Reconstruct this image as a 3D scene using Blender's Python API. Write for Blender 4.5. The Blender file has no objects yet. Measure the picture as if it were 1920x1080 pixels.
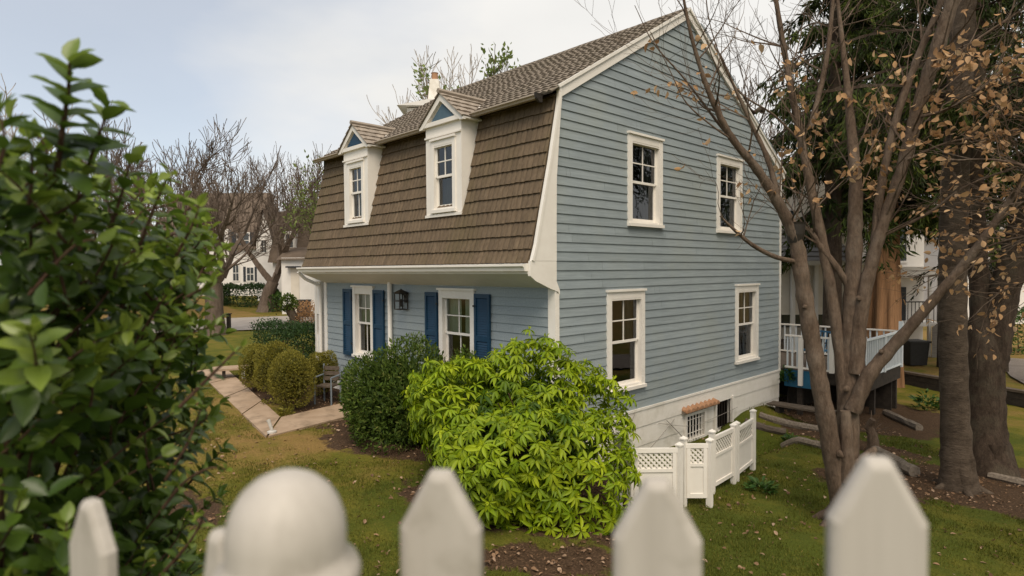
import bpy, bmesh, math, random
import numpy as np
R = np.random.default_rng(7)
random.seed(7)
V = lambda *a: np.array(a, float)
scene = bpy.context.scene
COL = scene.collection

# ------------------------------------------------------------------ camera
F, CX, CY, CZ = 1139.2168, 6.8119, -7.4615, 2.7
YAW, PITCH, ROLL = .8104, -.0301, -.0063
CAM = V(CX, CY, CZ)
FWD = V(-math.sin(YAW) * math.cos(PITCH), math.cos(YAW) * math.cos(PITCH), math.sin(PITCH))
RGT = V(math.cos(YAW), math.sin(YAW), 0)
UPV = np.cross(RGT, FWD)
R2 = RGT * math.cos(ROLL) + UPV * math.sin(ROLL)
U2 = UPV * math.cos(ROLL) - RGT * math.sin(ROLL)
FXY = V(-math.sin(YAW), math.cos(YAW), 0)

def at(u, v, depth):                       # image pixel coordinates and a depth from this camera give a world point
    return CAM + (FWD + R2 * (u - 960) / F + U2 * (540 - v) / F) * depth

def loc(X, D, z):                          # metres right of / in front of the standing point, height z
    p = CAM + RGT * X + FXY * D
    return V(p[0], p[1], z)

cam = bpy.data.cameras.new('camera')
camo = bpy.data.objects.new('camera', cam)
COL.objects.link(camo)
from mathutils import Matrix, Vector
m = Matrix.Identity(4)
for i in range(3):
    m[i][0], m[i][1], m[i][2], m[i][3] = R2[i], U2[i], -FWD[i], CAM[i]
camo.matrix_world = m
cam.sensor_width = 36
cam.lens = F / 1920 * 36
cam.clip_start = .02
cam.clip_end = 3000
cam.dof.use_dof = True
cam.dof.focus_distance = 10.5
cam.dof.aperture_fstop = 2.5
scene.camera = camo

# ------------------------------------------------------------------ materials
def new_mat(name):
    mt = bpy.data.materials.new(name)
    mt.use_nodes = True
    nt = mt.node_tree
    return mt, nt, nt.nodes, nt.links, nt.nodes['Principled BSDF']

def nz(N, L, scale, detail=4, rough=.55, stretch=None, coord='Object'):
    tc = N.new('ShaderNodeTexCoord')
    t = N.new('ShaderNodeTexNoise')
    t.inputs['Scale'].default_value = scale
    t.inputs['Detail'].default_value = detail
    t.inputs['Roughness'].default_value = rough
    if stretch:
        mp = N.new('ShaderNodeMapping')
        mp.inputs['Scale'].default_value = stretch
        L.new(tc.outputs[coord], mp.inputs['Vector'])
        L.new(mp.outputs['Vector'], t.inputs['Vector'])
    else:
        L.new(tc.outputs[coord], t.inputs['Vector'])
    return t

def ramp(N, L, fac, stops):
    r = N.new('ShaderNodeValToRGB')
    e = r.color_ramp.elements
    while len(e) < len(stops):
        e.new(.5)
    for k, (p, c) in enumerate(stops):
        e[k].position = p
        e[k].color = (*c, 1)
    L.new(fac, r.inputs['Fac'])
    return r

def mixc(N, L, a, b, fac, mode='MIX'):
    x = N.new('ShaderNodeMix')
    x.data_type = 'RGBA'
    x.blend_type = mode
    for s, k in ((a, 6), (b, 7)):
        if isinstance(s, tuple):
            x.inputs[k].default_value = (*s, 1)
        else:
            L.new(s, x.inputs[k])
    if isinstance(fac, (int, float)):
        x.inputs[0].default_value = fac
    else:
        L.new(fac, x.inputs[0])
    return x.outputs[2]

def bump(N, L, B, h, strength=.3, dist=.02):
    b = N.new('ShaderNodeBump')
    b.inputs['Strength'].default_value = strength
    b.inputs['Distance'].default_value = dist
    L.new(h, b.inputs['Height'])
    L.new(b.outputs['Normal'], B.inputs['Normal'])

def simple(name, c1, c2, scale=6, rough=.6, bmp=.15, stretch=None, spec=.4, detail=5, c3=None, s3=1.2, f3=.35, metal=0, dist=.01, tint=None):
    mt, nt, N, L, B = new_mat(name)
    t = nz(N, L, scale, detail, .6, stretch)
    r = ramp(N, L, t.outputs['Fac'], [(.32, c1), (.68, c2)])
    col = r.outputs['Color']
    if c3:
        t3 = nz(N, L, s3, 5, .65)
        r3 = ramp(N, L, t3.outputs['Fac'], [(.5, (0, 0, 0)), (.72, (f3, f3, f3))])
        col = mixc(N, L, col, c3, r3.outputs['Color'])
    if tint:
        a = N.new('ShaderNodeAttribute')
        a.attribute_name = 'tint'
        rt = ramp(N, L, a.outputs['Fac'], [(0, (tint[0],) * 3), (1, (tint[1],) * 3)])
        col = mixc(N, L, col, rt.outputs['Color'], 1.0, 'MULTIPLY')
    L.new(col, B.inputs['Base Color'])
    B.inputs['Roughness'].default_value = rough
    B.inputs['Specular IOR Level'].default_value = spec
    B.inputs['Metallic'].default_value = metal
    if bmp:
        bump(N, L, B, t.outputs['Fac'], bmp, dist)
    return mt

def leaf_mat(name, dark, mid, light, rough=.5, trans=.3, spec=.35, transcol=None):
    mt, nt, N, L, B = new_mat(name)
    a = N.new('ShaderNodeAttribute')
    a.attribute_name = 'tint'
    r = ramp(N, L, a.outputs['Fac'], [(0, dark), (.5, mid), (1, light)])
    t = nz(N, L, 2.2, 3)
    r2 = ramp(N, L, t.outputs['Fac'], [(.3, (.75, .75, .75)), (.7, (1.15, 1.15, 1.05))])
    c = mixc(N, L, r.outputs['Color'], r2.outputs['Color'], 1.0, 'MULTIPLY')
    L.new(c, B.inputs['Base Color'])
    B.inputs['Roughness'].default_value = rough
    B.inputs['Specular IOR Level'].default_value = spec
    tr = N.new('ShaderNodeBsdfTranslucent')
    L.new(c, tr.inputs['Color'])
    mx = N.new('ShaderNodeMixShader')
    mx.inputs[0].default_value = trans
    L.new(B.outputs[0], mx.inputs[1])
    L.new(tr.outputs[0], mx.inputs[2])
    L.new(mx.outputs[0], N['Material Output'].inputs['Surface'])
    return mt

def bark_mat(name, c1, c2, scale=9, lich=None, vs=.25, bmp=.7):
    mt, nt, N, L, B = new_mat(name)
    t = nz(N, L, scale, 8, .7, (1, 1, vs))
    r = ramp(N, L, t.outputs['Fac'], [(.3, c1), (.62, c2)])
    col = r.outputs['Color']
    if lich:
        t2 = nz(N, L, 2.3, 5, .6)
        r2 = ramp(N, L, t2.outputs['Fac'], [(.48, (0, 0, 0)), (.7, (.7, .7, .7))])
        col = mixc(N, L, col, lich, r2.outputs['Color'])
    L.new(col, B.inputs['Base Color'])
    B.inputs['Roughness'].default_value = .9
    B.inputs['Specular IOR Level'].default_value = .15
    tb_ = nz(N, L, scale * 3.2, 6, .75, (1, 1, vs * 1.4))
    rb2 = ramp(N, L, tb_.outputs['Fac'], [(.3, (.66, .66, .66)), (.7, (1.28, 1.28, 1.28))])
    col = mixc(N, L, col, rb2.outputs['Color'], 1, 'MULTIPLY')
    L.new(col, B.inputs['Base Color'])
    hm = N.new('ShaderNodeMath')
    hm.operation = 'ADD'
    L.new(t.outputs['Fac'], hm.inputs[0])
    L.new(tb_.outputs['Fac'], hm.inputs[1])
    bump(N, L, B, hm.outputs[0], bmp, .035)
    return mt

M = {}
def siding_mat():
    mt, nt, N, L, B = new_mat('blue_clapboard')
    t = nz(N, L, 1.1, 5, .6)
    r = ramp(N, L, t.outputs['Fac'], [(.3, (.252, .293, .312)), (.7, (.292, .334, .346))])
    g = nz(N, L, 30, 4, .6, (1, .06, 1.2))
    rg = ramp(N, L, g.outputs['Fac'], [(.3, (.86, .86, .86)), (.7, (1.08, 1.08, 1.08))])
    c = mixc(N, L, r.outputs['Color'], rg.outputs['Color'], 1, 'MULTIPLY')
    d = nz(N, L, .55, 6, .65)
    rd = ramp(N, L, d.outputs['Fac'], [(.5, (0, 0, 0)), (.78, (.5, .5, .5))])
    c = mixc(N, L, c, (.25, .265, .215), rd.outputs['Color'])
    at_ = N.new('ShaderNodeAttribute')
    at_.attribute_name = 'tint'
    rt = ramp(N, L, at_.outputs['Fac'], [(0, (.95, .95, .945)), (1, (1.04, 1.04, 1.045))])
    c = mixc(N, L, c, rt.outputs['Color'], 1, 'MULTIPLY')
    L.new(c, B.inputs['Base Color'])
    B.inputs['Roughness'].default_value = .62
    B.inputs['Specular IOR Level'].default_value = .3
    bump(N, L, B, g.outputs['Fac'], .12, .004)
    return mt
M['siding'] = siding_mat()
M['white'] = simple('white_paint', (.77, .725, .66), (.81, .77, .705), 5, .5, .05, None, .4, 5, (.5, .46, .38), 1.6, .14)
M['white_wood'] = simple('white_fence_paint', (.40, .365, .32), (.47, .432, .382), 26, .55, .3, (1, 1, .07), .35, 8, (.24, .215, .17), 14, .5, 0, .004)
M['foundation'] = simple('white_foundation', (.77, .73, .66), (.82, .78, .72), 4, .65, .12, None, .3, 6, (.42, .38, .28), 1.3, .5)
M['navy'] = simple('navy_shutter_paint', (.004, .034, .074), (.006, .044, .092), 6, .5, .05)
M['slate_panel'] = simple('blue_grey_panel', (.06, .11, .15), (.075, .13, .17), 6, .6, .05)
def shingle_mat(name, a, b, moss):
    mt, nt, N, L, B = new_mat(name)
    t = nz(N, L, 22, 6, .7, (1, 1, .18))
    r = ramp(N, L, t.outputs['Fac'], [(.3, a), (.7, b)])
    at_ = N.new('ShaderNodeAttribute')
    at_.attribute_name = 'tint'
    rt = ramp(N, L, at_.outputs['Fac'], [(0, (.84, .84, .84)), (1, (1.15, 1.14, 1.12))])
    c = mixc(N, L, r.outputs['Color'], rt.outputs['Color'], 1, 'MULTIPLY')
    d = nz(N, L, .8, 6, .7, (1, 1, .5))
    rd = ramp(N, L, d.outputs['Fac'], [(.5, (0, 0, 0)), (.74, (.55, .55, .55))])
    c = mixc(N, L, c, moss, rd.outputs['Color'])
    L.new(c, B.inputs['Base Color'])
    B.inputs['Roughness'].default_value = .85
    B.inputs['Specular IOR Level'].default_value = .2
    bump(N, L, B, t.outputs['Fac'], .35, .01)
    return mt
M['shingle'] = shingle_mat('brown_shake', (.098, .070, .045), (.165, .122, .080), (.100, .084, .036))
M['rooftile'] = shingle_mat('brown_roof_tile', (.165, .135, .105), (.235, .198, .160), (.15, .13, .085))
M['dormertile'] = shingle_mat('pale_brown_tile', (.25, .21, .17), (.34, .29, .24), (.2, .17, .12))
M['dark_metal'] = simple('black_metal', (.018, .014, .011), (.03, .024, .018), 20, .5, .1)
M['interior'] = simple('dark_room', (.035, .026, .02), (.06, .045, .035), 1.5, .9, 0)
M['curtain'] = simple('sheer_curtain', (.55, .58, .42), (.68, .70, .54), 3, .9, 0)
M['curtain_dim'] = simple('grey_curtain', (.10, .10, .085), (.15, .15, .13), 3, .9, 0)
M['terracotta'] = simple('terracotta', (.33, .17, .09), (.42, .24, .14), 12, .8, .2, None, .2, 5, (.12, .08, .05), 8, .5)
M['wire'] = simple('grey_cable', (.25, .22, .19), (.3, .27, .24), 9, .6, 0)
M['bluepaint'] = simple('blue_deck_paint', (.012, .09, .17), (.018, .12, .21), 6, .6, .1)
M['bluefabric'] = simple('blue_cushion', (.03, .12, .22), (.045, .16, .28), 20, .85, .1)
M['greybluerail'] = simple('pale_blue_white_paint', (.56, .61, .64), (.64, .68, .70), 8, .5, .08)
M['deckwood'] = simple('weathered_wood', (.075, .058, .043), (.14, .11, .085), 10, .85, .4, (1, 1, 4), .2)
M['darkwood'] = simple('dark_wood_and_shade', (.02, .015, .011), (.045, .034, .025), 8, .9, .4)
M['timber'] = simple('grey_timber', (.13, .105, .08), (.26, .215, .17), 9, .85, .4, (3, 3, 3), .2)
M['stone_slab'] = simple('tan_concrete', (.33, .235, .155), (.43, .315, .22), 2.4, .8, .3, None, .25, 8, (.17, .125, .08), 2.5, .75)
M['road'] = simple('pale_asphalt', (.30, .265, .235), (.38, .34, .305), 1.5, .85, .2, None, .2, 8, (.2, .18, .16), .5, .5)
M['gravel'] = simple('pale_gravel', (.16, .13, .11), (.28, .24, .21), 25, .9, .5, None, .2, 8, (.12, .10, .07), .9, .6)
M['bgwhite'] = simple('white_house_wall', (.68, .65, .61), (.76, .73, .69), 1.2, .6, .05)
M['bgcream'] = simple('cream_house_wall', (.62, .56, .47), (.7, .64, .55), 1.2, .6, .05)
M['bgroof'] = simple('brown_far_roof', (.105, .078, .058), (.16, .122, .092), 1.6, .9, .3, None, .2, 8)
M['greyroof'] = simple('grey_shingle_roof', (.17, .155, .14), (.26, .24, .215), 9, .9, .3, (.3, .3, 4), .2, 6)
M['bgglass'] = simple('dark_window_glass', (.03, .035, .04), (.05, .06, .07), 2, .15, 0, None, .6)
M['shutterdark'] = simple('dark_shutter', (.02, .024, .03), (.03, .035, .042), 5, .6, .05)
M['brickpath'] = simple('dry_leaf_cover', (.30, .19, .11), (.44, .30, .19), 9, .9, .5, None, .2, 8)
M['chairmetal'] = simple('blue_grey_metal', (.15, .18, .21), (.21, .25, .28), 14, .5, .1)
M['binblack'] = simple('black_plastic', (.015, .015, .015), (.025, .025, .025), 8, .5, .05)
M['greystone'] = simple('pale_stone', (.42, .40, .36), (.55, .52, .48), 14, .8, .3)

M['bark_main'] = bark_mat('grey_brown_bark', (.070, .046, .031), (.155, .110, .078), 8, (.19, .15, .115), .3)
M['bark_dark'] = bark_mat('dark_bark', (.028, .019, .013), (.075, .053, .038), 9, (.10, .085, .06), .3)
M['bark_grey'] = bark_mat('smooth_grey_bark', (.060, .043, .030), (.125, .094, .068), 4, (.032, .023, .016), 2.2)
M['bark_far'] = bark_mat('far_bark', (.09, .066, .05), (.16, .122, .095), 5)
M['bark_pale'] = bark_mat('pale_twig_bark', (.30, .25, .20), (.42, .36, .30), 5)
M['bark_tan'] = bark_mat('tan_fibrous_bark', (.085, .04, .018), (.36, .20, .105), 3.2, None, .05, .9)
M['stem'] = bark_mat('brown_stem', (.075, .042, .028), (.13, .075, .05), 14)
M['leaf_privet'] = leaf_mat('privet_leaf', (.028, .058, .009), (.098, .168, .022), (.26, .34, .05), .36, .35, .5)
M['leaf_bright'] = leaf_mat('bright_whorl_leaf', (.05, .105, .004), (.215, .315, .008), (.40, .475, .016), .5, .35, .3)
M['leaf_wilt'] = leaf_mat('wilted_leaf', (.10, .07, .02), (.18, .12, .05), (.26, .17, .08), .7, .25, .2)
M['leaf_dark'] = leaf_mat('dark_shrub_leaf', (.028, .052, .008), (.080, .128, .018), (.17, .18, .045), .6, .25, .18)
M['leaf_box'] = leaf_mat('boxwood_leaf', (.075, .075, .010), (.20, .18, .024), (.34, .29, .05), .6, .25, .3)
M['leaf_hedge'] = leaf_mat('hedge_leaf', (.014, .036, .009), (.028, .062, .013), (.055, .10, .022), .55, .2, .3)
M['leaf_conifer'] = leaf_mat('conifer_needles', (.014, .022, .005), (.040, .062, .011), (.11, .135, .022), .7, .15, .2)
M['leaf_brown'] = leaf_mat('dry_brown_leaf', (.32, .17, .08), (.50, .30, .155), (.66, .46, .29), .7, .35, .2)
M['leaf_bud'] = leaf_mat('young_spring_leaf', (.09, .13, .03), (.17, .22, .06), (.27, .31, .11), .6, .35, .2)
M['litter'] = leaf_mat('leaf_litter', (.10, .055, .03), (.25, .15, .09), (.50, .36, .27), .8, .1, .2)
M['grass'] = leaf_mat('grass_blade', (.085, .10, .014), (.155, .145, .024), (.30, .20, .07), .65, .25, .2)
M['clump'] = leaf_mat('garden_plant_leaf', (.02, .06, .012), (.05, .11, .02), (.13, .2, .04), .5, .25, .3)

def glass_mat():
    mt, nt, N, L, B = new_mat('window_glass')
    N.remove(B)
    tr = N.new('ShaderNodeBsdfTransparent')
    tr.inputs['Color'].default_value = (.74, .78, .76, 1)
    gl = N.new('ShaderNodeBsdfGlossy')
    gl.inputs['Roughness'].default_value = .02
    gl.inputs['Color'].default_value = (.85, .87, .9, 1)
    fr = N.new('ShaderNodeFresnel')
    fr.inputs['IOR'].default_value = 1.75
    t = nz(N, L, 1.5, 2)
    b = N.new('ShaderNodeBump')
    b.inputs['Strength'].default_value = .04
    b.inputs['Distance'].default_value = .05
    L.new(t.outputs['Fac'], b.inputs['Height'])
    L.new(b.outputs['Normal'], gl.inputs['Normal'])
    mx = N.new('ShaderNodeMixShader')
    L.new(fr.outputs[0], mx.inputs[0])
    L.new(tr.outputs[0], mx.inputs[1])
    L.new(gl.outputs[0], mx.inputs[2])
    L.new(mx.outputs[0], N['Material Output'].inputs['Surface'])
    return mt
M['glass'] = glass_mat()

# ------------------------------------------------------------------ mesh building
class MB:
    def __init__(s):
        s.v, s.f, s.t, s.n, s.mi = [], [], [], 0, []
    def add(s, v, faces, tint=.5, mi=0):
        v = np.asarray(v, float).reshape(-1, 3)
        s.v.append(v)
        t = np.asarray(tint, float)
        s.t.append(np.full(len(v), float(t)) if t.ndim == 0 else t)
        if isinstance(faces, np.ndarray):
            s.f.append(faces + s.n)
            s.mi.append(np.full(len(faces), mi))
        else:
            for k in sorted({len(f) for f in faces}):
                fa = np.array([f for f in faces if len(f) == k], int)
                s.f.append(fa + s.n)
                s.mi.append(np.full(len(fa), mi))
        s.n += len(v)
        return s
    def mesh(s, name, origin=(0, 0, 0)):
        me = bpy.data.meshes.new(name)
        v = np.concatenate(s.v) - np.asarray(origin, float)
        me.vertices.add(len(v))
        me.vertices.foreach_set('co', v.ravel().astype(np.float32))
        nl = sum(f.size for f in s.f)
        npoly = sum(len(f) for f in s.f)
        me.loops.add(nl)
        me.loops.foreach_set('vertex_index', np.concatenate([f.ravel() for f in s.f]).astype(np.int32))
        tot = np.concatenate([np.full(len(f), f.shape[1]) for f in s.f])
        st = np.concatenate([[0], np.cumsum(tot)[:-1]])
        me.polygons.add(npoly)
        me.polygons.foreach_set('loop_start', st.astype(np.int32))
        me.polygons.foreach_set('material_index', np.concatenate(s.mi).astype(np.int32))
        a = me.attributes.new('tint', 'FLOAT', 'POINT')
        a.data.foreach_set('value', np.concatenate(s.t).astype(np.float32))
        me.update(calc_edges=True)
        me.validate()
        return me
    def build(s, name, mat, parent=None, origin=None, smooth=False, fix=False):
        root = parent
        while root is not None and root.parent is not None:
            root = root.parent
        if root is not None:
            org = V(*root.location)
        else:
            org = V(*(origin if origin is not None else (0, 0, 0)))
        me = s.mesh(name, org)
        mats = mat if isinstance(mat, (list, tuple)) else [mat]
        for q in mats:
            me.materials.append(M[q])
        if fix:
            bm = bmesh.new()
            bm.from_mesh(me)
            bmesh.ops.recalc_face_normals(bm, faces=bm.faces)
            bm.to_mesh(me)
            bm.free()
        me.polygons.foreach_set('use_smooth', np.full(len(me.polygons), bool(smooth)))
        o = bpy.data.objects.new(name, me)
        COL.objects.link(o)
        if parent is not None:
            o.parent = parent
        else:
            o.location = org
        return o

def tag(o, label, cat, group=None, kind=None):
    o['label'] = label
    o['category'] = cat
    if group:
        o['group'] = group
    if kind:
        o['kind'] = kind
    return o

def empty(name, p, label, cat, group=None):
    o = bpy.data.objects.new(name, None)
    COL.objects.link(o)
    o.location = tuple(p)
    o.empty_display_size = .2
    return tag(o, label, cat, group)

def structure(o):
    o['kind'] = 'structure'
    return o

IDP = lambda a, b, c: V(a, b, c)
GAB = lambda u, n, z: V(n, u, z)           # gable wall: u along the depth of the house, n outwards
FRO = lambda u, n, z: V(u, -n, z)          # front wall
QF = [(0, 1, 2, 3), (7, 6, 5, 4), (0, 4, 5, 1), (1, 5, 6, 2), (2, 6, 7, 3), (3, 7, 4, 0)]
def box(mb, P, a0, a1, b0, b1, c0, c1, tint=.5, mi=0):
    pts = [P(a0, b0, c0), P(a1, b0, c0), P(a1, b1, c0), P(a0, b1, c0), P(a0, b0, c1), P(a1, b0, c1), P(a1, b1, c1), P(a0, b1, c1)]
    mb.add(pts, QF, tint, mi)
    return mb

def bar(mb, p, q, w, h, up=(0, 0, 1), tint=.5, mi=0):
    p, q = np.asarray(p, float), np.asarray(q, float)
    d = q - p
    ln = np.linalg.norm(d)
    d = d / ln
    u = np.asarray(up, float)
    if abs(d @ u) > .95:
        u = V(1, 0, 0)
    s = np.cross(d, u)
    s /= np.linalg.norm(s)
    u = np.cross(s, d)
    box(mb, lambda a, b, c: p + d * a + s * b + u * c, 0, ln, -w / 2, w / 2, -h / 2, h / 2, tint, mi)

def prism(mb, poly, vec, tint=.5, mi=0):    # convex or simple polygon swept by vec
    poly = [np.asarray(p, float) for p in poly]
    n = len(poly)
    vec = np.asarray(vec, float)
    v = poly + [p + vec for p in poly]
    f = [tuple(range(n)), tuple(range(2 * n - 1, n - 1, -1))] + [(i, i + n, (i + 1) % n + n, (i + 1) % n) for i in range(n)]
    mb.add(v, f, tint, mi)

def tube(mb, pts, rad, sides=6, tint=.5, cap=True, wob=0, mi=0):
    pts = np.asarray(pts, float)
    rad = np.broadcast_to(np.asarray(rad, float), (len(pts),)).copy()
    n = len(pts)
    T = np.gradient(pts, axis=0)
    T /= np.linalg.norm(T, axis=1)[:, None] + 1e-9
    ref = V(0, 0, 1) if abs(T[0][2]) < .9 else V(1, 0, 0)
    A = np.cross(T[0], ref)
    A /= np.linalg.norm(A)
    rows = []
    for i in range(n):
        A = A - T[i] * (A @ T[i])
        A /= np.linalg.norm(A) + 1e-9
        B = np.cross(T[i], A)
        th = np.arange(sides) * 2 * np.pi / sides
        rr = rad[i] * (1 + (R.uniform(-wob, wob, sides) if wob else 0))
        rows.append(pts[i] + (np.cos(th) * rr)[:, None] * A + (np.sin(th) * rr)[:, None] * B)
    v = np.concatenate(rows)
    f = []
    for i in range(n - 1):
        for k in range(sides):
            k2 = (k + 1) % sides
            f.append((i * sides + k, i * sides + k2, (i + 1) * sides + k2, (i + 1) * sides + k))
    mb.add(v, np.array(f), tint, mi)
    if cap:
        mb.add(rows[0], [tuple(range(sides))[::-1]], tint, mi)
        mb.add(rows[-1], [tuple(range(sides))], tint, mi)

def spline(pts, n=8):                       # Catmull-Rom through the points
    p = np.asarray(pts, float)
    p = np.vstack([2 * p[0] - p[1], p, 2 * p[-1] - p[-2]])
    out = []
    for i in range(1, len(p) - 2):
        for t in np.linspace(0, 1, n, endpoint=False):
            a, b, c, d_ = p[i - 1], p[i], p[i + 1], p[i + 2]
            out.append(.5 * (2 * b + (c - a) * t + (2 * a - 5 * b + 4 * c - d_) * t * t + (3 * b - a - 3 * c + d_) * t ** 3))
    out.append(p[-2])
    return np.array(out)

def segs(mb, P0, P1, r0, r1, tint=.5):      # many thin three-sided twigs at once
    P0, P1 = np.asarray(P0, float), np.asarray(P1, float)
    if len(P0) == 0:
        return
    r0, r1 = np.asarray(r0, float), np.asarray(r1, float)
    d = P1 - P0
    d /= np.linalg.norm(d, axis=1)[:, None] + 1e-9
    ref = np.where(np.abs(d[:, 2:3]) < .9, V(0, 0, 1), V(1, 0, 0))
    a = np.cross(d, ref)
    a /= np.linalg.norm(a, axis=1)[:, None] + 1e-9
    b = np.cross(d, a)
    v = []
    for P, r in ((P0, r0), (P1, r1)):
        for th in (0, 2.0944, 4.18879):
            v.append(P + (a * math.cos(th) + b * math.sin(th)) * r[:, None])
    v = np.stack(v, 1).reshape(-1, 3)
    base = np.arange(len(P0))[:, None] * 6
    f = np.concatenate([base + np.array([k, (k + 1) % 3, (k + 1) % 3 + 3, k + 3]) for k in range(3)])
    mb.add(v, f, tint)

def unit(a):
    return a / (np.linalg.norm(a, axis=-1, keepdims=True) + 1e-9)

T_DIA = (np.array([(0, 0, 0), (.45, .5, .06), (.45, -.5, .06), (1, 0, -.05)]), np.array([(0, 2, 3), (0, 3, 1)]))
def oval(nu=5, curl=.18, fold=.12, shape=1.0):
    us = np.linspace(0, 1, nu)
    v, f = [], []
    for u in us:
        w = .5 * math.sin(math.pi * (u ** .85) ** shape) ** .75 if 0 < u < 1 else 0.015
        z = -curl * u * u
        v += [(u, -w, z + fold * w * 2), (u, 0, z), (u, w, z + fold * w * 2)]
    for i in range(nu - 1):
        for k in range(2):
            f.append((3 * i + k, 3 * i + k + 1, 3 * i + 4 + k, 3 * i + 3 + k))
    return np.array(v), np.array(f)
T_OVAL = oval()
T_LANCE = oval(5, .28, .10, 1.15)

def leaves(mb, pos, dirs, ups, length, width, tint, tpl=T_DIA):
    pos, dirs = np.asarray(pos, float), unit(np.asarray(dirs, float))
    n = len(pos)
    if n == 0:
        return
    side = unit(np.cross(np.asarray(ups, float) + R.normal(0, .001, (n, 3)), dirs))
    nor = np.cross(dirs, side)
    tv, tf = tpl
    length = np.broadcast_to(length, (n,))
    width = np.broadcast_to(width, (n,))
    v = pos[:, None] + dirs[:, None] * (tv[None, :, 0:1] * length[:, None, None]) + side[:, None] * (tv[None, :, 1:2] * width[:, None, None]) + nor[:, None] * (tv[None, :, 2:3] * length[:, None, None])
    f = (tf[None] + (np.arange(n) * len(tv))[:, None, None]).reshape(-1, tf.shape[1])
    mb.add(v.reshape(-1, 3), f, np.repeat(np.broadcast_to(tint, (n,)), len(tv)))

def ss(a, b, x):
    t = np.clip((np.asarray(x, float) - a) / (b - a), 0, 1)
    return t * t * (3 - 2 * t)

# ------------------------------------------------------------------ ground
def gz(x, y):
    x, y = np.asarray(x, float), np.asarray(y, float)
    front = -.35 - .35 * ss(-14, -30, x) + 1.05 * ss(-42, -60, x)
    side = np.interp(y, [-4, -2, 1, 9, 12, 40], [-.42, -.5, -.76, -1.22, -1.27, -1.3])
    side = side - .62 * ss(1.75, .9, x) * ss(.2, 1.6, y) * (1 - ss(5.2, 7.4, y))
    c = np.interp(y, [8, 13], [0, -9])
    t = ss(-1.5, 1.5, x - c)
    z = front * (1 - t) + side * t
    u = (x - CX) * FXY[0] + (y - CY) * FXY[1]
    k = 1 - ss(1.1, 4.2, u)
    cell = ss(0, -.3, x) * ss(-8.15, -7.85, x) * ss(0, .3, y) * ss(8.84, 8.5, y)
    return z * (1 - k) + 1.25 * k - 1.0 * cell

def G(x, y, dz=0):
    return V(x, y, float(gz(x, y)) + dz)

def wav(x, y):                              # cheap smooth noise for outlines
    return np.sin(x * 2.1 + 1.3 * np.sin(y * 1.7)) * .5 + np.sin(y * 2.9 + 1.1 * np.sin(x * 2.3 + 1)) * .5 + .5 * np.sin(x * 6.1 + y * 4.7) * np.sin(y * 5.3 - x * 3.1)

def ell(x, y, cx, cy, rx, ry, ang=0):
    ca, sa = math.cos(ang), math.sin(ang)
    a = ((x - cx) * ca + (y - cy) * sa) / rx
    b = (-(x - cx) * sa + (y - cy) * ca) / ry
    return 1 - np.sqrt(a * a + b * b)

def soil(x, y):
    x, y = np.asarray(x, float), np.asarray(y, float)
    s = np.full(x.shape, -9.0)
    for e in ((-2.4, -1.15, 2.3, 1.2, .1), (.9, -1.45, 1.95, 1.5, .5), (-8.3, -.9, 3.6, 1.05, -.12), (1.2, 10.5, 2.4, 2.6, 0),
              (5.2, 5.1, 1.9, 1.5, .3), (2.3, 7.0, 1.7, .55, -.5), (3.9, 4.2, 1.5, .8, .7), (6.5, 6.6, 2.0, 1.2, 0), (-3.3, -2.0, 1.3, .5, -.1),
              (4.4, -5.3, 1.6, 1.3, 0), (-2.0, -5.3, 1.0, .45, .2), (2.2, -2.75, .9, .5, .8)):
        s = np.maximum(s, ell(x, y, *e) * min(e[2], e[3]))
    return np.clip(.5 + (s + .22 * wav(x, y)) * 2.2, 0, 1)

def dry(x, y):
    x, y = np.asarray(x, float), np.asarray(y, float)
    d = .16 + .46 * ss(.5, -3.5, x) * ss(-16, -7, x)
    d = d + .2 * wav(x * .6, y * .6) * .6
    d = np.where(x < -16, .38 + .12 * wav(x * .2, y * .2), d)
    d = np.where(x < -40, .8, d)
    d = np.where(y > 11, .5 + .3 * ss(14, 26, y) + .1 * wav(x * .4, y * .4), d)
    return np.clip(d, 0, 1)

def axis(lo, hi, step, far):
    g = list(np.arange(lo, hi + 1e-6, step))
    s = step
    a = [g[0]]
    while a[-1] > -far:
        s *= 1.25
        a.append(a[-1] - s)
    s = step
    b = [g[-1]]
    while b[-1] < far:
        s *= 1.25
        b.append(b[-1] + s)
    return np.array(a[:0:-1] + g + b[1:])
gx, gy = axis(-17, 9, .14, 900), axis(-9, 19, .14, 900)
XX, YY = np.meshgrid(gx, gy, indexing='ij')
ZZ = gz(XX, YY) + .012 * wav(XX * 2.3, YY * 2.3) + .02 * wav(XX * .7, YY * .7)
nx, ny = len(gx), len(gy)
idx = np.arange(nx * ny).reshape(nx, ny)
gf = np.stack([idx[:-1, :-1], idx[1:, :-1], idx[1:, 1:], idx[:-1, 1:]], -1).reshape(-1, 4)
gm = MB().add(np.stack([XX, YY, ZZ], -1).reshape(-1, 3), gf)
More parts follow.
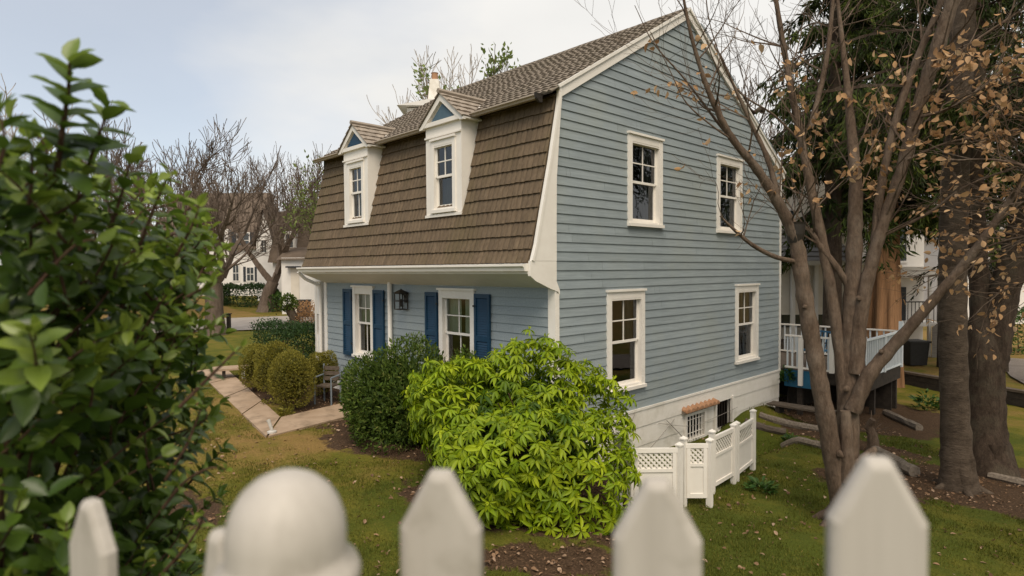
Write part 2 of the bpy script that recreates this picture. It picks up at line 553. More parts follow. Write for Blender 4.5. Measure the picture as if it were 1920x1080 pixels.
def ground_mat():
    mt, nt, N, L, B = new_mat('lawn_and_soil')
    def attr(n):
        a = N.new('ShaderNodeAttribute')
        a.attribute_name = n
        return a.outputs['Fac']
    def mathn(op, a, b):
        q = N.new('ShaderNodeMath')
        q.operation = op
        for i, s in enumerate((a, b)):
            if isinstance(s, (int, float)):
                q.inputs[i].default_value = s
            else:
                L.new(s, q.inputs[i])
        return q.outputs[0]
    n1, n2, n3 = nz(N, L, 3.0, 8, .7), nz(N, L, 38, 5, .7), nz(N, L, .9, 5, .6)
    d = mathn('ADD', attr('dryness'), mathn('MULTIPLY', mathn('SUBTRACT', n3.outputs['Fac'], .5), 1.3))
    d = mathn('ADD', d, mathn('MULTIPLY', mathn('SUBTRACT', n1.outputs['Fac'], .5), .9))
    g = ramp(N, L, d, [(.1, (.070, .085, .012)), (.45, (.13, .12, .018)), (.85, (.235, .15, .05))])
    f = ramp(N, L, n2.outputs['Fac'], [(.3, (.62, .62, .62)), (.7, (1.3, 1.3, 1.3))])
    gcol = mixc(N, L, g.outputs['Color'], f.outputs['Color'], 1, 'MULTIPLY')
    s = ramp(N, L, n2.outputs['Fac'], [(.25, (.030, .018, .010)), (.52, (.066, .041, .024)), (.72, (.19, .115, .068))])
    sf = mathn('ADD', attr('soil'), mathn('MULTIPLY', mathn('SUBTRACT', n1.outputs['Fac'], .5), 1.9))
    sr = ramp(N, L, sf, [(.42, (0, 0, 0)), (.62, (1, 1, 1))])
    c = mixc(N, L, gcol, s.outputs['Color'], sr.outputs['Color'])
    L.new(c, B.inputs['Base Color'])
    B.inputs['Roughness'].default_value = .95
    B.inputs['Specular IOR Level'].default_value = .1
    bump(N, L, B, n2.outputs['Fac'], .6, .03)
    return mt
M['ground'] = ground_mat()
go = gm.build('ground', 'ground', smooth=True)
for nme, fn in (('soil', soil), ('dryness', dry)):
    a = go.data.attributes.new(nme, 'FLOAT', 'POINT')
    a.data.foreach_set('value', fn(XX, YY).ravel().astype(np.float32))
structure(go)

# walkway slab: runs along the front and turns to the house
def slab(name, polys, mat, top, thick):
    mb = MB()
    for poly in polys:
        prism(mb, [V(x, y, float(gz(x, y)) + top) for x, y in poly], (0, 0, -thick))
    return structure(mb.build(name, mat, fix=True))
A_, C_, I_, K_ = (-4.27, -3.13), (-13.2, -1.72), (-5.56, -2.34), (-13.4, -.86)
def lerp2(a, b, t):
    return (a[0] + (b[0] - a[0]) * t, a[1] + (b[1] - a[1]) * t)
cuts = [0, .24, .47, .72, 1]
polys = []
for i in range(4):
    e = .004
    polys.append([lerp2(A_, C_, cuts[i] + e), lerp2(A_, C_, cuts[i + 1] - e), lerp2(I_, K_, cuts[i + 1] - e), lerp2(I_, K_, cuts[i] + e)])
polys.append([(-4.27, -3.10), (-5.545, -2.32), (-5.98, -.15), (-4.86, -.15)])
slab('walkway', polys, 'stone_slab', .035, .09)
mb = MB()
rp = [(-27.2, 8.6), (-29.9, 3.28), (-34, -6), (-44, -28), (-56, -26), (-45, -8), (-38.5, 6.69), (-37.2, 12.4)]
ctr = []
near = [(-25.5, 12), (-27.2, 8.0), (-29.9, 3.1), (-34, -6), (-44, -28)]
farr = [(-36.5, 16), (-37.5, 12), (-39.2, 6.4), (-45, -8), (-56, -30)]
vv, ff = [], []
for (a, b) in zip(near, farr):
    for k in range(9):
        x, y = lerp2(a, b, k / 8)
        vv.append((x, y, float(gz(x, y)) + .06))
for i in range(4):
    for k in range(8):
        ff.append((i * 9 + k, i * 9 + k + 1, (i + 1) * 9 + k + 1, (i + 1) * 9 + k))
mb.add(vv, ff)
structure(mb.build('road', 'road'))
mb = MB()
vv, ff = [], []
for i, (a, b) in enumerate(zip([(2.2, 26), (3.4, 20.5), (5.2, 15.5), (8.5, 10.5), (12, 7)], [(6, 26.5), (7, 21.5), (8.5, 17), (11.5, 13), (15, 10)])):
    for k in range(9):
        x, y = lerp2(a, b, k / 8)
        vv.append((x, y, float(gz(x, y)) + .05))
for i in range(4):
    for k in range(8):
        ff.append((i * 9 + k, i * 9 + k + 1, (i + 1) * 9 + k + 1, (i + 1) * 9 + k))
mb.add(vv, ff)
structure(mb.build('gravel_drive', 'gravel'))

# ------------------------------------------------------------------ world and sun
w = bpy.data.worlds.new('World')
scene.world = w
w.use_nodes = True
N, L = w.node_tree.nodes, w.node_tree.links
sky = N.new('ShaderNodeTexSky')
sky.sky_type = 'NISHITA'
sky.sun_disc = False
SUN = unit(V(.45, -.42, .80))
el = math.asin(SUN[2])
sky.sun_elevation = el
sky.sun_rotation = math.atan2(SUN[0], SUN[1])
bg = N['Background']
bg.inputs['Strength'].default_value = .12
tc = N.new('ShaderNodeTexCoord')
mp = N.new('ShaderNodeMapping')
mp.inputs['Scale'].default_value = (1.1, 1.1, 2.6)
L.new(tc.outputs['Generated'], mp.inputs['Vector'])
cn = N.new('ShaderNodeTexNoise')
cn.inputs['Scale'].default_value = 1.7
cn.inputs['Detail'].default_value = 5
cn.inputs['Roughness'].default_value = .5
L.new(mp.outputs['Vector'], cn.inputs['Vector'])
dp = N.new('ShaderNodeVectorMath')
dp.operation = 'DOT_PRODUCT'
L.new(tc.outputs['Generated'], dp.inputs[0])
dp.inputs[1].default_value = tuple(RGT * .95 - V(0, 0, .30))
ad = N.new('ShaderNodeMath')
ad.operation = 'ADD'
L.new(cn.outputs['Fac'], ad.inputs[0])
L.new(dp.outputs['Value'], ad.inputs[1])
cr = ramp(N, L, ad.outputs[0], [(0.0, (.50, .50, .50)), (.32, (1, 1, 1))])
cn2 = N.new('ShaderNodeTexNoise')
cn2.inputs['Scale'].default_value = 2.6
cn2.inputs['Detail'].default_value = 4
L.new(mp.outputs['Vector'], cn2.inputs['Vector'])
cc = ramp(N, L, cn2.outputs['Fac'], [(.3, (5.7, 5.66, 5.5)), (.65, (6.3, 6.18, 5.95))])
cl = mixc(N, L, sky.outputs['Color'], cc.outputs['Color'], cr.outputs['Color'])
L.new(cl, bg.inputs['Color'])
sl = bpy.data.lights.new('sun', 'SUN')
sl.energy = 2.5
sl.angle = math.radians(35)
sl.color = (1, .88, .72)
so = bpy.data.objects.new('sun', sl)
COL.objects.link(so)
so.rotation_euler = Vector(SUN).to_track_quat('Z', 'Y').to_euler()
so.location = (0, -10, 20)
vs_ = scene.view_settings
vs_.view_transform = 'Standard'
vs_.look = 'None'
vs_.exposure = .3
vs_.gamma = 1
scene.cycles.max_bounces = 8
scene.cycles.transparent_max_bounces = 12

# ================================================================== THE BLUE HOUSE
LEN, DEP = 8.15, 8.84
house = empty('blue_house', (-4.0, 4.4, -.6), 'blue clapboard house with brown mansard front and white trim', 'house')
EXPO = .158
def courses(mb, P, z0, z1, uL, uR, holes, lip=.022, top=.004):
    k = 0
    while z0 + k * EXPO < z1:
        a0, b0 = z0 + k * EXPO, min(z0 + (k + 1) * EXPO, z1)
        cuts = sorted({a0, b0} | {z for h in holes for z in h[2:4] if a0 < z < b0})
        joints = sorted(R.uniform(-9, 9, 5))
        for a, b in zip(cuts[:-1], cuts[1:]):
            mid = (a + b) / 2
            gaps = sorted([(h[0], h[1]) for h in holes if h[2] < mid < h[3]])
            edges, cur = [], None
            pieces = []
            la, lb, ra, rb = uL(a), uL(b), uR(a), uR(b)
            if ra - la < .02:
                continue
            sa, sb = la, lb
            for g in gaps:
                pieces.append((sa, sb, g[0], g[0]))
                sa = sb = g[1]
            pieces.append((sa, sb, ra, max(rb, sb + .001)))
            na = lip + (top - lip) * (a - a0) / EXPO
            nb = lip + (top - lip) * (b - a0) / EXPO
            cut_pieces = []
            for (p, q, r, s) in pieces:          # boards butt end to end every few metres
                js = [j for j in joints if max(p, q) + .25 < j < min(r, s) - .25]
                xs_ = [(p, q)] + [(j, j) for j in js] + [(r, s)]
                for (e0, e1) in zip(xs_[:-1], xs_[1:]):
                    g0 = .0015 if e0[0] in js else 0
                    g1 = .0015 if e1[0] in js else 0
                    cut_pieces.append((e0[0] + g0, e0[1] + g0, e1[0] - g1, e1[1] - g1, float(np.clip(.5 + .5 * math.sin(e0[0] * 37 + k * 5.1) * .8, 0, 1))))
            for (p, q, r, s, tone) in cut_pieces:
                mb.add([P(p, na, a), P(r, na, a), P(s, nb, b), P(q, nb, b)], [(0, 1, 2, 3)], tone)
                if a == a0:
                    mb.add([P(p, .0, a), P(r, .0, a), P(r, na, a), P(p, na, a)], [(0, 1, 2, 3)], tone)
        k += 1

# windows: outer casing rectangles (u0, u1, z0, z1)
WG = [(2.01, 3.16, 3.51, 5.27), (5.40, 6.60, 3.51, 5.27), (1.37, 2.54, .41, 2.31), (6.32, 7.51, .41, 2.31)]
WF = [(-6.66, -5.71, .60, 2.33), (-3.15, -2.04, .60, 2.33)]
ROOF0, SLOPE = (-.15, 5.58), .598           # eave point of the upper roof, rise per metre
RIDGE_Y = 4.13
roofz = lambda y: ROOF0[1] + SLOPE * (y - ROOF0[0])
RIDGE_Z = roofz(RIDGE_Y)
def gl(z):
    if z < 2.36: return .03
    if z < 4.3: return -.01
    if z < 5.62: return -.01 + (z - 4.3) / 1.32 * .12
    return .11 + (z - 5.62) / SLOPE
def gr(z):
    if z < 5.55: return DEP - .03
    return DEP - .03 - (z - 5.55) / SLOPE * .985
mb = MB()
courses(mb, GAB, 0, 8.0, gl, gr, [(a + .05, b - .05, c + .04, d_ - .04) for a, b, c, d_ in WG])
mb.build('gable_siding', 'siding', house)
mb = MB()
courses(mb, FRO, 0, 2.52, lambda z: -LEN, lambda z: -.03, [(a + .05, b - .05, c + .04, d_ - .04) for a, b, c, d_ in WF])
mb.build('front_siding', 'siding', house)
mb = MB()                                   # plain far walls
mb.add([V(-LEN, 0, -1.3), V(-LEN, DEP, -1.3), V(-LEN, DEP, 5.6), V(-LEN, RIDGE_Y, RIDGE_Z - .1), V(-LEN, 0, 5.6)], [(0, 1, 2, 3, 4)])
mb.add([V(-LEN, DEP, -1.3), V(0, DEP, -1.3), V(0, DEP, 5.6), V(-LEN, DEP, 5.6)], [(0, 1, 2, 3)])
mb.build('rear_wall', 'siding', house)

def win_boxes(P, r, casing=.12, lower_div=False, crown=.03, proud=.05):
    u0, u1, z0, z1 = r
    fr, sa, pa, inn = MB(), MB(), MB(), MB()
    iz0, iz1 = z0 + .10, z1 - casing - .04
    iu0, iu1 = u0 + casing, u1 - casing
    box(fr, P, u0, iu0, -.13, proud, z0 + .06, z1 - .03)
    box(fr, P, iu1, u1, -.13, proud, z0 + .06, z1 - .03)
    box(fr, P, iu0, iu1, -.13, proud - .004, iz1, z1 - .03)
    box(fr, P, u0 - crown * .7, u1 + crown * .7, .004, proud + .03, z1 - .03, z1 + .012)
    box(fr, P, u0 - .012, u1 + .012, -.13, proud + .035, z0, z0 + .06)
    box(fr, P, iu0, iu1, -.13, proud - .02, z0 + .06, iz0)
    box(fr, P, iu0, iu1, proud - .028, proud - .008, iz1 - .03, iz1)   # head stop
    zm = (iz0 + iz1) / 2
    st = .042
    nA, nB = (-.065, -.03), (-.10, -.066)
    box(sa, P, iu0, iu0 + st, *nA, zm, iz1); box(sa, P, iu1 - st, iu1, *nA, zm, iz1)
    box(sa, P, iu0 + st, iu1 - st, *nA, iz1 - st, iz1); box(sa, P, iu0 + st, iu1 - st, nA[0], nA[1] + .004, zm - .02, zm + .028)
    box(sa, P, iu0, iu0 + st, *nB, iz0, zm - .02); box(sa, P, iu1 - st, iu1, *nB, iz0, zm - .02)
    box(sa, P, iu0 + st, iu1 - st, *nB, iz0, iz0 + .06)
    um = (iu0 + iu1) / 2
    mw = .011
    zu0, zu1 = zm + .028, iz1 - st
    zq = (zu0 + zu1) / 2
    box(sa, P, um - mw, um + mw, -.055, -.036, zu0, zu1)
    box(sa, P, iu0 + st, um - mw, -.055, -.036, zq - mw, zq + mw)
    box(sa, P, um + mw, iu1 - st, -.055, -.036, zq - mw, zq + mw)
    if lower_div:
        box(sa, P, um - mw, um + mw, -.09, -.072, iz0 + .06, zm - .02)
    pa.add([P(iu0 + st, -.048, zm), P(iu1 - st, -.048, zm), P(iu1 - st, -.048, iz1 - st), P(iu0 + st, -.048, iz1 - st)], [(0, 1, 2, 3)])
    pa.add([P(iu0 + st, -.083, iz0 + .05), P(iu1 - st, -.083, iz0 + .05), P(iu1 - st, -.083, zm), P(iu0 + st, -.083, zm)], [(0, 1, 2, 3)])
    e, D = .1, .9
    c = [P(a, n, b) for n in (-.131, -D) for a, b in ((iu0 - e, iz0 - e), (iu1 + e, iz0 - e), (iu1 + e, iz1 + e), (iu0 - e, iz1 + e))]
    inn.add(c, [(4, 5, 6, 7), (0, 1, 5, 4), (1, 2, 6, 5), (2, 3, 7, 6), (3, 0, 4, 7)])
    return fr, sa, pa, inn, (iu0, iu1, iz0, iz1)

def drape(P, u0, u1, z0, z1, n, amp=.02, folds=9):
    mb = MB()
    k = folds * 8
    us = np.linspace(u0, u1, k)
    v = []
    for z in (z0, z1):
        for i, u in enumerate(us):
            v.append(P(u, n + amp * math.sin(i / k * folds * 2 * math.pi) * (1.1 if z == z0 else .7), z))
    mb.add(v, [(i, i + 1, k + i + 1, k + i) for i in range(k - 1)])
    return mb

def window(P, r, curtain=None, half=None, **kw):
    fr, sa, pa, inn, (a, b, c, d_) = win_boxes(P, r, **kw)
    wo = fr.build('window', 'white', house, fix=True)
    sa.build('sash', 'white', wo, fix=True)
    pa.build('pane', 'glass', wo)
    inn.build('room_lining', 'interior', wo)
    if curtain:
        for (f0, f1, g0, g1, mt) in curtain:
            drape(P, a + (b - a) * f0, a + (b - a) * f1, c + (d_ - c) * g0, c + (d_ - c) * g1, -.145, folds=max(3, int(9 * (f1 - f0)))).build('curtain', mt, wo, smooth=True)
    return wo
window(GAB, WG[0], [(.55, 1, .02, 1, 'curtain_dim')])
window(GAB, WG[1], [(.0, .35, .0, 1, 'curtain_dim'), (.62, 1, .0, 1, 'curtain_dim')])
window(GAB, WG[2], [(.6, 1, .5, 1, 'curtain_dim')])
window(GAB, WG[3], [(.5, 1, .45, 1, 'curtain_dim')])
window(FRO, WF[0], [(-.02, 1.02, .47, 1, 'curtain')], lower_div=True, crown=.05)
window(FRO, WF[1], [(-.02, .42, .47, 1, 'curtain'), (.58, 1.02, .47, 1, 'curtain')], lower_div=True, crown=.05)

# shutters
def shutter(u0, u1):
    mb = MB()
    z0, z1 = .61, 2.25
    st, n0, n1 = .06, .034, .075
    box(mb, FRO, u0, u0 + st, n0, n1, z0, z1); box(mb, FRO, u1 - st, u1, n0, n1, z0, z1)
    for a, b in ((z0, z0 + .1), (1.36, 1.46), (z1 - .08, z1)):
        box(mb, FRO, u0 + st, u1 - st, n0, n1 - .002, a, b)
    for a, b in ((z0 + .1, 1.36), (1.46, z1 - .08)):
        k = int((b - a) / .045)
        for i in range(k):
            y = a + (i + .5) * (b - a) / k
            mb.add([FRO(u0 + st, n1 - .012, y - .03), FRO(u1 - st, n1 - .012, y - .03), FRO(u1 - st, n0 + .006, y + .024), FRO(u0 + st, n0 + .006, y + .024)], [(0, 1, 2, 3)])
    so_ = mb.build('shutter', 'navy', house)
    for z in (.9, 2.0):
        hb = MB()
        box(hb, FRO, u0 - .02 if u0 < -6 and u0 > -6.6 or (u0 > -3) else u1 - .01, u0 + .03 if u0 < -6 and u0 > -6.6 or (u0 > -3) else u1 + .035, .076, .09, z, z + .035)
        hb.build('hinge', 'dark_metal', so_, fix=True)
for a, b in ((-7.11, -6.69), (-5.68, -5.22), (-3.60, -3.19), (-2.01, -1.57)):
    shutter(a, b)

# ---- roofs
MZ = np.array([2.80, 2.84, 3.1, 3.45, 4.48, 5.30, 5.62])
MY = np.array([-.61, -.595, -.505, -.42, -.165, .015, .075])
mans_y = lambda z: np.interp(z, MZ, MY)
arc = np.concatenate([[0], np.cumsum(np.hypot(np.diff(MZ), np.diff(MY)))])
def mans(x, s):
    y, z = np.interp(s, arc, MY), np.interp(s, arc, MZ)
    e = .02
    ty, tz = np.interp(s + e, arc, MY) - np.interp(s - e, arc, MY), np.interp(s + e, arc, MZ) - np.interp(s - e, arc, MZ)
    l = math.hypot(ty, tz) + 1e-9
    return V(x, y, z), V(0, -tz / l, ty / l)
DORM = [(-6.39, -5.30), (-3.08, -1.97)]
def tile_rows(mb, surf, x0, x1, slen, course, tw, amp, thick, skip=None, start=0.0, lift=.012, sj=.006):
    i = 0
    s = start
    while s < slen - .03:
        s1 = min(s + course * 1.06, slen)
        off = (i % 2) * .5 * tw + R.uniform(-.03, .03)
        edges = [x0]
        x = math.ceil((x0 - off) / tw) * tw + off
        while x < x1:
            if x > x0 + .02:
                edges.append(x)
            x += tw * R.uniform(.94, 1.06)
        edges.append(x1)
        for a, b in zip(edges[:-1], edges[1:]):
            if b - a < .01:
                continue
            if skip and skip((a + b) / 2, s + course):
                continue
            jit, js, tone = R.uniform(0, lift), R.uniform(-sj, sj), np.clip(R.normal(.5, .2), 0, 1)
            k = 7
            xs = np.linspace(a + .003, b - .003, k)
            h = thick + jit + amp * np.abs(np.sin(np.pi * (np.arange(k) / (k - 1)))) ** 1.2 + R.normal(0, .0012, k)
            lo, hi, up = [], [], []
            for q, xx in enumerate(xs):
                p, nn = surf(xx, s + js)
                lo.append(p - nn * .006); hi.append(p + nn * h[q])
                p2, n2 = surf(xx, s1)
                up.append(p2 + n2 * (.003 + amp * .35 * (h[q] - thick - jit) / (amp + 1e-6)))
            v = lo + hi + up
            f = [(q, q + 1, k + q + 1, k + q) for q in range(k - 1)] + [(k + q, k + q + 1, 2 * k + q + 1, 2 * k + q) for q in range(k - 1)]
            f += [(0, k, 2 * k), (k - 1, 3 * k - 1, 2 * k - 1)]
            mb.add(v, f, tone)
        s += course
        i += 1
mb = MB()
# deck under the shakes
dz = np.linspace(2.80, 5.62, 24)
inx = lambda x, s: any(a - .0 < x < b + .0 for a, b in DORM) and np.interp(s, arc, MZ) > 4.0
tile_rows(mb, mans, -LEN - .02, -.02, arc[-1], .236,   .125, .013, .028, skip=inx, lift=.003, sj=.005)
v, f = [], []
xs = [-LEN, DORM[0][0] + .05, DORM[0][1] - .05, DORM[1][0] + .05, DORM[1][1] - .05, -.02]
for (a, b, lim) in ((xs[0], xs[1], 9), (xs[1], xs[2], 3.86), (xs[2], xs[3], 9), (xs[3], xs[4], 3.86), (xs[4], xs[5], 9)):
    zz = [z for z in dz if z < lim]
    base = len(v)
    for z in zz:
        v += [(a, mans_y(z) + .012, z), (b, mans_y(z) + .012, z)]
    f += [(base + 2 * i, base + 2 * i + 1, base + 2 * i + 3, base + 2 * i + 2) for i in range(len(zz) - 1)]
mb.add(v, f, .2)
mb.build('mansard_roof', 'shingle', house)
SL = math.hypot(1, SLOPE)
def upper(x, s):
    return V(x, ROOF0[0] + s / SL, ROOF0[1] + s * SLOPE / SL), V(0, -SLOPE / SL, 1 / SL)
mb = MB()
rl = (RIDGE_Y - ROOF0[0]) * SL
tile_rows(mb, upper, -LEN - .08, .085, rl, .235, .17, .023, .016, lift=.005, start=0)
mb.add([upper(-LEN - .08, 0)[0] - V(0, 0, .02), upper(.08, 0)[0] - V(0, 0, .02), upper(.08, rl)[0] - V(0, 0, .02), upper(-LEN - .08, rl)[0] - V(0, 0, .02)], [(0, 1, 2, 3)], .1)
rb_y, rb_z = DEP + .25, RIDGE_Z - SLOPE * (DEP + .25 - RIDGE_Y)
mb.add([V(-LEN - .08, RIDGE_Y, RIDGE_Z + .02), V(.085, RIDGE_Y, RIDGE_Z + .02), V(.085, rb_y, rb_z + .02), V(-LEN - .08, rb_y, rb_z + .02)], [(3, 2, 1, 0)], .4)
mb.add([V(-LEN, RIDGE_Y, RIDGE_Z - .05), V(.0, RIDGE_Y, RIDGE_Z - .05), V(.0, rb_y, rb_z - .05), V(-LEN, rb_y, rb_z - .05)], [(3, 2, 1, 0)], .4)
gr_ = mb.build('gable_roof', 'rooftile', house)
mb = MB()                                   # ridge caps
x = -LEN - .08
while x < -.2:
    prism(mb, [V(x, RIDGE_Y - .09, RIDGE_Z - .03), V(x, RIDGE_Y, RIDGE_Z + .04 + R.uniform(0, .006)), V(x, RIDGE_Y + .09, RIDGE_Z - .03)], (.245, 0, 0), R.uniform(.2, .8))
    x += .25
mb.build('ridge_cap', 'rooftile', gr_)

# ---- white trim
mb = MB()
outer = [(-.595, 2.84), (-.505, 3.1), (-.42, 3.45), (-.165, 4.48), (.015, 5.30), (.075, 5.62), (.06, 5.72)]
inner = [(-.01, 2.84), (-.01, 3.1), (-.01, 3.45), (.0, 4.2), (.105, 5.30), (.15, 5.62), (.19, 5.64)]
for k in range(len(outer) - 1):
    prism(mb, [GAB(outer[k][0], .0, outer[k][1]), GAB(inner[k][0], .0, inner[k][1]), GAB(inner[k + 1][0], .0, inner[k + 1][1]), GAB(outer[k + 1][0], .0, outer[k + 1][1])], (.055, 0, 0))
ret = [(-.62, 2.84), (-.63, 2.60), (-.50, 2.515), (-.16, 2.385), (.03, 2.33), (.065, 2.27), (.065, 2.36), (-.01, 2.5), (-.01, 2.84)]
v = [GAB(y, n, z) for n in (.0, .052) for y, z in ret]
k = len(ret)
mb.add(v, [tuple(range(k, 2 * k)), tuple(range(k))[::-1]] + [(i, (i + 1) % k, (i + 1) % k + k, i + k) for i in range(k)])
mb.build('mansard_end_panel', 'white', house, fix=True)
mb = MB()                                   # the mouldings along the edge of the panel
for k in range(len(outer) - 1):
    a, b = outer[k], outer[k + 1]
    bar(mb, GAB(a[0] + .02, .062, a[1]), GAB(b[0] + .02, .062, b[1]), .05, .02, (1, 0, 0))
mb.build('panel_moulding', 'white', house, fix=True)
mb = MB()
wv = .17
def rake(y0, z0, y1, z1, w_):
    prism(mb, [GAB(y0, .0, z0), GAB(y1, .0, z1), GAB(y1, .0, z1 - w_), GAB(y0, .0, z0 - w_)], (.06, 0, 0))
rake(.06, 5.715, RIDGE_Y, RIDGE_Z + .002, .20)
rake(RIDGE_Y, RIDGE_Z + .002, rb_y - .08, rb_z + .05, .20)
bar(mb, GAB(.03, .075, 5.70), GAB(RIDGE_Y, .075, RIDGE_Z - .012), .03, .05, (0, -.5, 1))
bar(mb, GAB(RIDGE_Y, .075, RIDGE_Z - .012), GAB(rb_y - .08, .075, rb_z + .04), .03, .05, (0, .5, 1))
mb.build('rake_board', 'white', house, fix=True)
for args in ((GAB, .0, .065, .0, .04, -.02, 2.30), (FRO, -.125, .04, .0, .036, -.02, 2.46), (GAB, DEP - .05, DEP + .02, .0, .04, -.02, 5.5), (FRO, -LEN - .03, -LEN + .11, .0, .036, -.02, 2.46)):
    mb = MB()
    box(mb, *args)
    mb.build('corner_board', 'white', house, fix=True)
mb = MB()                                   # soffit, fascia
prism(mb, [V(-LEN, -.63, 2.635), V(-LEN, -.63, 2.66), V(-LEN, .0, 2.42), V(-LEN, .0, 2.385)], (LEN - .004, 0, 0))
box(mb, FRO, -LEN, -.004, .60, .63, 2.662, 2.80)
mb.build('soffit', 'white', house, fix=True)
def gutter(x0, x1, n, ztop, size=.115, mt='white'):
    mb = MB()
    pr = [(0, 0), (0, -size), (.07, -size), (.085, -size * .55), (.12, -size * .3), (.12, 0), (.112, 0), (.108, -size * .25), (.075, -size * .5), (.062, -size + .008), (.008, -size + .008), (.008, 0)]
    pts = [V(x0, -(n + a), ztop + b) for a, b in pr]
    v = pts + [p + V(x1 - x0, 0, 0) for p in pts]
    k = len(pr)
    mb.add(v, [(i, (i + 1) % k, (i + 1) % k + k, i + k) for i in range(k)])
    for e in (0, k):
        mb.add([v[e + i] for i in (0, 1, 2, 3, 4, 5)], [(0, 1, 2, 3, 4, 5)])
    x = x0 + .5
    while x < x1:
        bar(mb, V(x, -n, ztop - .004), V(x, -n - .12, ztop - .004), .02, .006)
        x += .8
    return mb.build('gutter', mt, house, fix=True)
gutter(-LEN - .08, .0, .63, 2.79)
M['shaded_trim'] = simple('shaded_gutter', (.36, .30, .235), (.44, .37, .295), 6, .5, .05)  # shadow on the upper gutters put into a tan colour
gutter(-1.86, -.17, .16, 5.575, .065, 'shaded_trim')
gutter(-5.19, -3.19, .16, 5.575, .065, 'shaded_trim')
gutter(-LEN - .05, -6.5, .16, 5.575, .065, 'shaded_trim')
mb = MB()
prism(mb, [V(-.168, -.15, 5.585), V(-.168, -.30, 5.58), V(-.168, -.285, 5.50), V(-.168, -.22, 5.44), V(-.168, -.15, 5.44)], (.05, 0, 0))
mb.build('gutter_end_bracket', 'dark_metal', house, fix=True)
mb = MB()
tube(mb, [V(-4.92, -.08, 2.5), V(-4.92, -.08, -.2), V(-4.92, -.14, -.28)], .052, 10)
mb.build('downspout', 'white', house, smooth=True)
mb = MB()
tube(mb, [V(-LEN - .12, -.68, 2.68), V(-LEN - .12, -.5, 2.5), V(-LEN - .12, -.12, 2.32), V(-LEN - .12, -.1, 2.2), V(-LEN - .12, -.1, -.3)], .045, 8)
mb.build('downspout', 'white', house, smooth=True)
mb = MB()                                   # end bay at the far corner
box(mb, FRO, -LEN - .52, -LEN - .42, -.1, .06, .2, 2.42)
box(mb, FRO, -LEN - .30, -LEN - .20, -.1, .06, .2, 2.42)
box(mb, FRO, -LEN - .42, -LEN - .30, -.1, .05, 1.55, 2.42)
box(mb, FRO, -LEN - .42, -LEN - .30, -.1, .05, .2, 1.0)
box(mb, FRO, -LEN - .58, -LEN - .0, -.15, .12, 2.42, 2.5)
bay = mb.build('entry_post', 'white', house, fix=True)
mb = MB()
box(mb, FRO, -LEN - .42, -LEN - .30, -.02, .0, 1.0, 1.55)
mb.build('dark_opening', 'dark_metal', bay, fix=True)

# foundation with lapped boards
mb = MB()
box(mb, GAB, -.02, DEP + .02, -.02, .045, -.045, .0)
box(mb, GAB, -.0, DEP + .01, -.02, .026, -.37, -.045)
BW = [(4.12, 4.86, -.98, -.47), (5.41, 6.15, -1.02, -.37)]
for z0, z1, n in ((-.75, -.37, .012), (-1.6, -.75, .0)):
    cuts = [0.0, BW[0][0], BW[0][1], BW[1][0], BW[1][1], DEP + .01]
    for i in range(5):
        a, b = cuts[i], cuts[i + 1]
        if i in (1, 3):
            r = BW[i // 2]
            zz1 = min(z1, r[3]); 
            if z1 > r[3] + .001:
                box(mb, GAB, a, b, -.1, n, r[3], z1)
            if z0 < r[2] - .001:
                box(mb, GAB, a, b, -.1, n, z0, min(z1, r[2]))
        else:
            box(mb, GAB, a, b, -.1, n, z0, z1)
box(mb, FRO, -LEN, -.02, -.1, .0, -.8, .0)
mb.build('foundation', 'foundation', house, fix=True)
for i, r in enumerate(BW):
    fr = MB()
    box(fr, GAB, r[0] - .07, r[0], .013, .05, r[2] - .05, r[3] + .06); box(fr, GAB, r[1], r[1] + .07, .013, .05, r[2] - .05, r[3] + .06)
    if i == 0:
        box(fr, GAB, r[0], r[1], .013, .05, r[3], r[3] + .06)
    box(fr, GAB, r[0], r[1], .013, .055, r[2] - .05, r[2])
    bw = fr.build('basement_window', 'white', house, fix=True)
    inn = MB()
    c = [GAB(a, n, b) for n in (-.101, -.5) for a, b in ((r[0] - .1, r[2] - .1), (r[1] + .1, r[2] - .1), (r[1] + .1, r[3] + .1), (r[0] - .1, r[3] + .1))]
    inn.add(c, [(4, 5, 6, 7), (0, 1, 5, 4), (1, 2, 6, 5), (2, 3, 7, 6), (3, 0, 4, 7)])
    inn.build('dark_opening', 'dark_metal', bw)
    bb = MB()
    nb = 6
    for k in range(nb):
        u = r[0] + (k + .5) * (r[1] - r[0]) / nb
        tube(bb, [GAB(u, .0, r[2]), GAB(u, .0, r[3])], .014 if i == 0 else .011, 6)
    if i == 0:
        for z in (r[2] + .12, r[3] - .1):
            tube(bb, [GAB(r[0], .0, z), GAB(r[1], .0, z)], .008, 5)
    bb.build('window_bars', 'white' if i == 0 else 'dark_metal', bw)
mb = MB()                                   # small tiled hood
prism(mb, [GAB(3.92, .028, -.315), GAB(3.92, .13, -.345), GAB(3.92, .13, -.37), GAB(3.92, .028, -.37)], (0, 1.4, 0))
hood = mb.build('window_hood', 'timber', house, fix=True)
for k in range(8):
    mb = MB()
    u = 3.99 + k * .18
    prf = [(math.cos(t) * .07, max(0, math.sin(t)) * .075) for t in np.linspace(0, math.pi, 8)]
    a = [GAB(u + p, .03, -.30 + q) for p, q in prf]
    b = [GAB(u + p * 1.1, .16, -.345 + q * 1.05) for p, q in prf]
    n_ = len(a)
    mb.add(a + b, [(i, i + 1, n_ + i + 1, n_ + i) for i in range(n_ - 1)] + [tuple(range(n_, 2 * n_))])
    mb.build('roof_tile', 'terracotta', hood)
